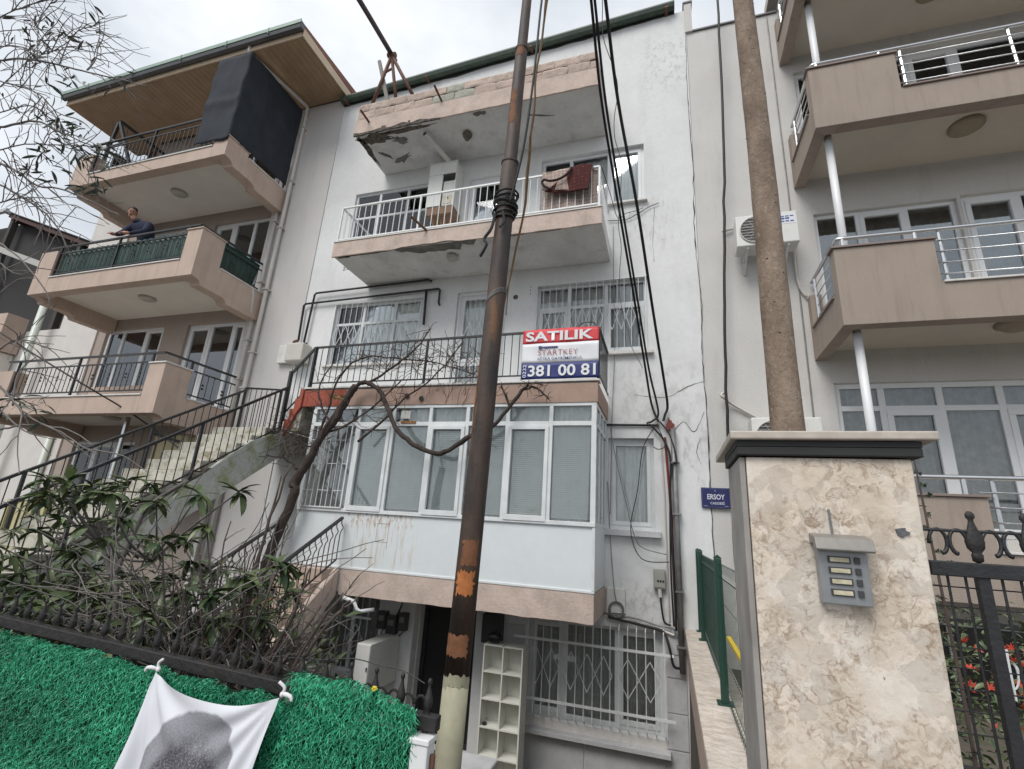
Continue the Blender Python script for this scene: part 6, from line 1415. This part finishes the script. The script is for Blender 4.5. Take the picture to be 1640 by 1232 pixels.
# ------------------------------------------------------------------ iron fence with artificial grass, cloth banner
fe=thing('iron_fence','black iron fence with bulb finials and scrolls along the pavement','fence',(-2,1.52,0))
def fz(x): return 1.055-.028*(x+1.2)
m=MB(); m.bar((-4.2,1.52,fz(-4.2)),(-.66,1.52,fz(-.66)),.032,.04); m.build('top_rail',DARKIRON,fe,bevel=.004)
m=MB(); m.bar((-4.2,1.52,.22),(-.66,1.52,.18),.032,.04); m.build('bottom_rail',DARKIRON,fe)
x=-.70
while x>-4.1:
    z=fz(x)+.018
    put('finial',finm,fe,(x,1.52,z-.012),None,(.64,1.15,.82))
    vbar('upright',DARKIRON,fe,x,1.52,.1,z,.008,True)
    if x-.0925>-4.1:
        for s in (0,1):
            c=(x-.024 if s==0 else x-.0685)
            MB().tube([(c+.021*math.cos(t*.45+(0 if s else 3.14))*(1-.02*t),1.52,z+.020+.024*math.sin(t*.45)) for t in range(13)],.0042,5,False).build('scroll',DARKIRON,fe)
    x-=.0925
P=[(-.72,1.525,1.135),(-.80,1.53,1.158),(-.88,1.528,1.162),(-.98,1.53,1.168),(-1.1,1.53,1.15),(-1.3,1.55,1.13)]
o=MB().tube(smoothpath(P,5),.0018,4).build('thin_wire',CABLE,None); tag(o,'thin wire strung between the iron fence finials','wire')
gm_=thing('artificial_grass','bright green artificial grass mat covering the iron fence','grass mat',(-2.2,1.49,.2))
MB().grid(lambda u,v:(-4.2+u*3.48,1.492+.006*noise.noise((u*30,v*6,1)),.12+v*(fz(-4.2+u*3.48)-.03-.12)),80,20).build('backing',flat('green_backing',(.004,.03,.016),.9),gm_)
def grassmat():
    m,N,L,b=newmat('green_plastic_blades'); p=pos(N,L)
    c=ramp(N,L,nz(N,L,p,70,3,.6),[(.32,(.009,.13,.055)),(.5,(.025,.31,.16)),(.68,(.10,.53,.31))])
    big=ramp(N,L,nz(N,L,p,4,5,.65),[(.3,.55),(.7,1.25)])
    L.new(mixc(N,L,1.0,c,big,'MULTIPLY'),b.inputs['Base Color']); b.inputs['Roughness'].default_value=.38; return m
m=MB(); random.seed(5)
NB=44000
for k in range(NB):
    x=-4.15+random.random()**.72*3.43; top=fz(x)-.02+.022*noise.noise((x*9,0,0))+(.085 if x>-1.17 else 0)
    if x>-.85: top-=(x+.85)*.25
    z=top-(random.random()**1.25)*(.62 if x>-2.9 else .35)
    if x>-.8 and z<.9 and random.random()<.5: continue
    a=rnd(0,6.283); l=rnd(.017,.034); wv=rnd(.0009,.0016); out=rnd(.006,.022)
    d=Vector((math.cos(a),-.0,math.sin(a)*.8-.25)); s=Vector((-d.z,rnd(-.4,.4),d.x)).normalized()*wv
    p0=Vector((x,1.488 if z<fz(x)-.03 else 1.494,z)); p1=p0+d*l*.45+Vector((0,-out,0)); p2=p0+d*l*.85+Vector((0,-out*1.1,-.006)); p3=p0+d*l+Vector((rnd(-.006,.006),-out*.55,-.014))
    b=len(m.v); m.v+=[tuple(p0-s),tuple(p0+s),tuple(p1-s),tuple(p1+s),tuple(p2-s*.9),tuple(p2+s*.9),tuple(p3)]; m.f+=[(b,b+1,b+3,b+2),(b+2,b+3,b+5,b+4),(b+4,b+5,b+6)]
kind(m.build('grass_blades',grassmat(),gm_),'stuff')
# cloth with a grey print, tied by two knotted corners
cl=thing('cloth_banner','white cloth with a grainy grey print knotted to the fence over the green grass','banner',(-1.45,1.44,.9))
def clothmat():
    m,N,L,b=newmat('printed_cloth')
    at=N.new('ShaderNodeUVMap'); at.uv_map='UVMap'; mp=N.new('ShaderNodeMapping'); L.new(at.outputs[0],mp.inputs['Vector'])
    sep=N.new('ShaderNodeSeparateXYZ'); L.new(mp.outputs[0],sep.inputs[0])
    def mt(op,a,b_=None,c=None):
        n=N.new('ShaderNodeMath'); n.operation=op
        for i,vv in enumerate((a,b_,c)):
            if vv is None: continue
            if isinstance(vv,(int,float)): n.inputs[i].default_value=vv
            else: L.new(vv,n.inputs[i])
        return n.outputs[0]
    u=sep.outputs['X']; v=sep.outputs['Y']
    wob=nz(N,L,mp.outputs[0],7,4)
    du=mt('DIVIDE',mt('SUBTRACT',u,.52),.36); dv=mt('DIVIDE',mt('SUBTRACT',v,.46),.50)
    r=mt('SQRT',mt('ADD',mt('POWER',mt('ABSOLUTE',du),2.6),mt('POWER',mt('ABSOLUTE',dv),2.6)))
    r=mt('ADD',r,mt('MULTIPLY',mt('SUBTRACT',wob,.5),.16))
    inside=ramp(N,L,r,[(.96,1.),(1.0,0.)])
    g1=nz(N,L,mp.outputs[0],95,3,.7); g2=nz(N,L,mp.outputs[0],6,4)
    gcol=ramp(N,L,g1,[(.35,(.06,.058,.065)),(.52,(.115,.11,.125)),(.66,(.26,.255,.28))])
    lightr=ramp(N,L,mt('ADD',r,mt('MULTIPLY',g2,.5)),[(.85,0.),(1.35,.5)])
    gcol=mixc(N,L,lightr,gcol,(.42,.42,.46))
    c=mixc(N,L,inside,(.66,.67,.71),gcol)
    L.new(c,b.inputs['Base Color']); b.inputs['Roughness'].default_value=.9; b.inputs['Specular IOR Level'].default_value=.1
    return m
NU,NV=60,70
TLc=Vector((-1.690,1.468,1.055)); TRc=Vector((-1.165,1.468,1.055))
def cf(u,v):   # v 0 top .. 1 bottom
    L_=Vector((-1.690-.20*v,1.462-.03*v,1.055-.78*v)); R_=Vector((-1.165-.16*v,1.462-.03*v,1.055-.76*v))
    p=L_+(R_-L_)*u
    sag=.05*math.sin(math.pi*u)**1.0*(1-v)**3
    p.z-=sag*(1.0+.3*(u-.5))
    side=.05*math.sin(math.pi*min(v*1.2,1))*(1-abs(2*u-1))*0
    # folds fanning from both knots
    f=0
    for (cx,sgn) in ((0,1),(1,-1)):
        ang=math.atan2(v+.02,abs(u-cx)+.02); d=math.hypot(v,u-cx)
        f+=.012*math.sin(ang*15+sgn)*min(d*3,1)*max(0,1-d*1.15)
    f+=.016*math.sin(u*21+v*1.5)*max(0,.55-u)*1.6*min(v*3,1)+.008*math.sin(u*9-v*5)
    p.y-=.022+f+.012*math.sin(math.pi*u)
    return p
m=MB(); vs=[cf(i/NU,j/NV) for j in range(NV+1) for i in range(NU+1)]
m.add(vs,[(j*(NU+1)+i,(j+1)*(NU+1)+i,(j+1)*(NU+1)+i+1,j*(NU+1)+i+1) for j in range(NV) for i in range(NU)])
me=m.mesh('cloth',clothmat(),True); uvl=me.uv_layers.new(name='UVMap')
for lp in me.loops: i=lp.vertex_index; uvl.data[lp.index].uv=((i%(NU+1))/NU,1-(i//(NU+1))/NV)
put('cloth',me,cl)
KM=flat('white_cloth_knot',(.68,.66,.68),.9)
for c,s in ((TLc,-1),(TRc,1)):
    k=MB(); k.lathe([(.001,-.009),(.006,-.006),(.008,0),(.006,.006),(.001,.009)],c+Vector((0,-.02,.006)),9)
    k.tube(smoothpath([c+Vector((0,-.02,.006)),c+Vector((s*.018,-.03,.012)),c+Vector((s*.040,-.03,.008)),c+Vector((s*.046,-.03,-.004))],4),[.004,.004,.005,.006,.006,.007,.006,.006,.006,.005,.005,.004,.003],7)
    k.tube(smoothpath([c+Vector((0,-.02,.006)),c+Vector((s*.005,-.02,.025)),c+Vector((-s*.015,-.025,.040))],4),.005,6)
    k.build('knot',KM,cl,smooth=True)
# white square gate post at the end of the fence, with odds and ends beside the door
gp=thing('gate_post','short square white post at the end of the grass covered fence','post',(-.69,1.5,0))
MB().box(-.722,-.668,1.475,1.525,-.05,.995).build('shaft',WMETAL,gp,bevel=.004); MB().box(-.726,-.664,1.471,1.529,.996,1.012).build('cap',WMETAL,gp,bevel=.003)
for z in (.95,.6): MB().tube([(-.660,1.5,z-.02),(-.660,1.5,z+.02)],.008,8).build('hinge',RUST,gp)
o=thing('concrete_block','pale concrete block lying at the foot of the steel pole','block',(-2.0,5.5,-1.2))
MB().box(-2.22,-1.78,5.3,5.75,-1.62,-.72).build('block',TILEMAT,o,bevel=.02)
fl=thing('plastic_flower','yellow plastic flower with a green stem stuck in the fence finials','flower',(-.86,1.5,1.08))
m=MB()
for k in range(6): a=k*1.05; m.lathe([(.001,-.003),(.005,-.002),(.006,.001),(.001,.004)],(-.868+.005*math.cos(a),1.49,1.108+.005*math.sin(a)),6)
m.build('petal',flat('yellow_petal',(.55,.45,.04),.6),fl)
m=MB()
for k in range(7): m.bar((-.862+rnd(-.006,.006),1.492,1.10),(-.858+rnd(-.014,.014),1.492,1.062),.003)
m.build('stem',flat('dark_green_stem',(.01,.09,.05),.5),fl)
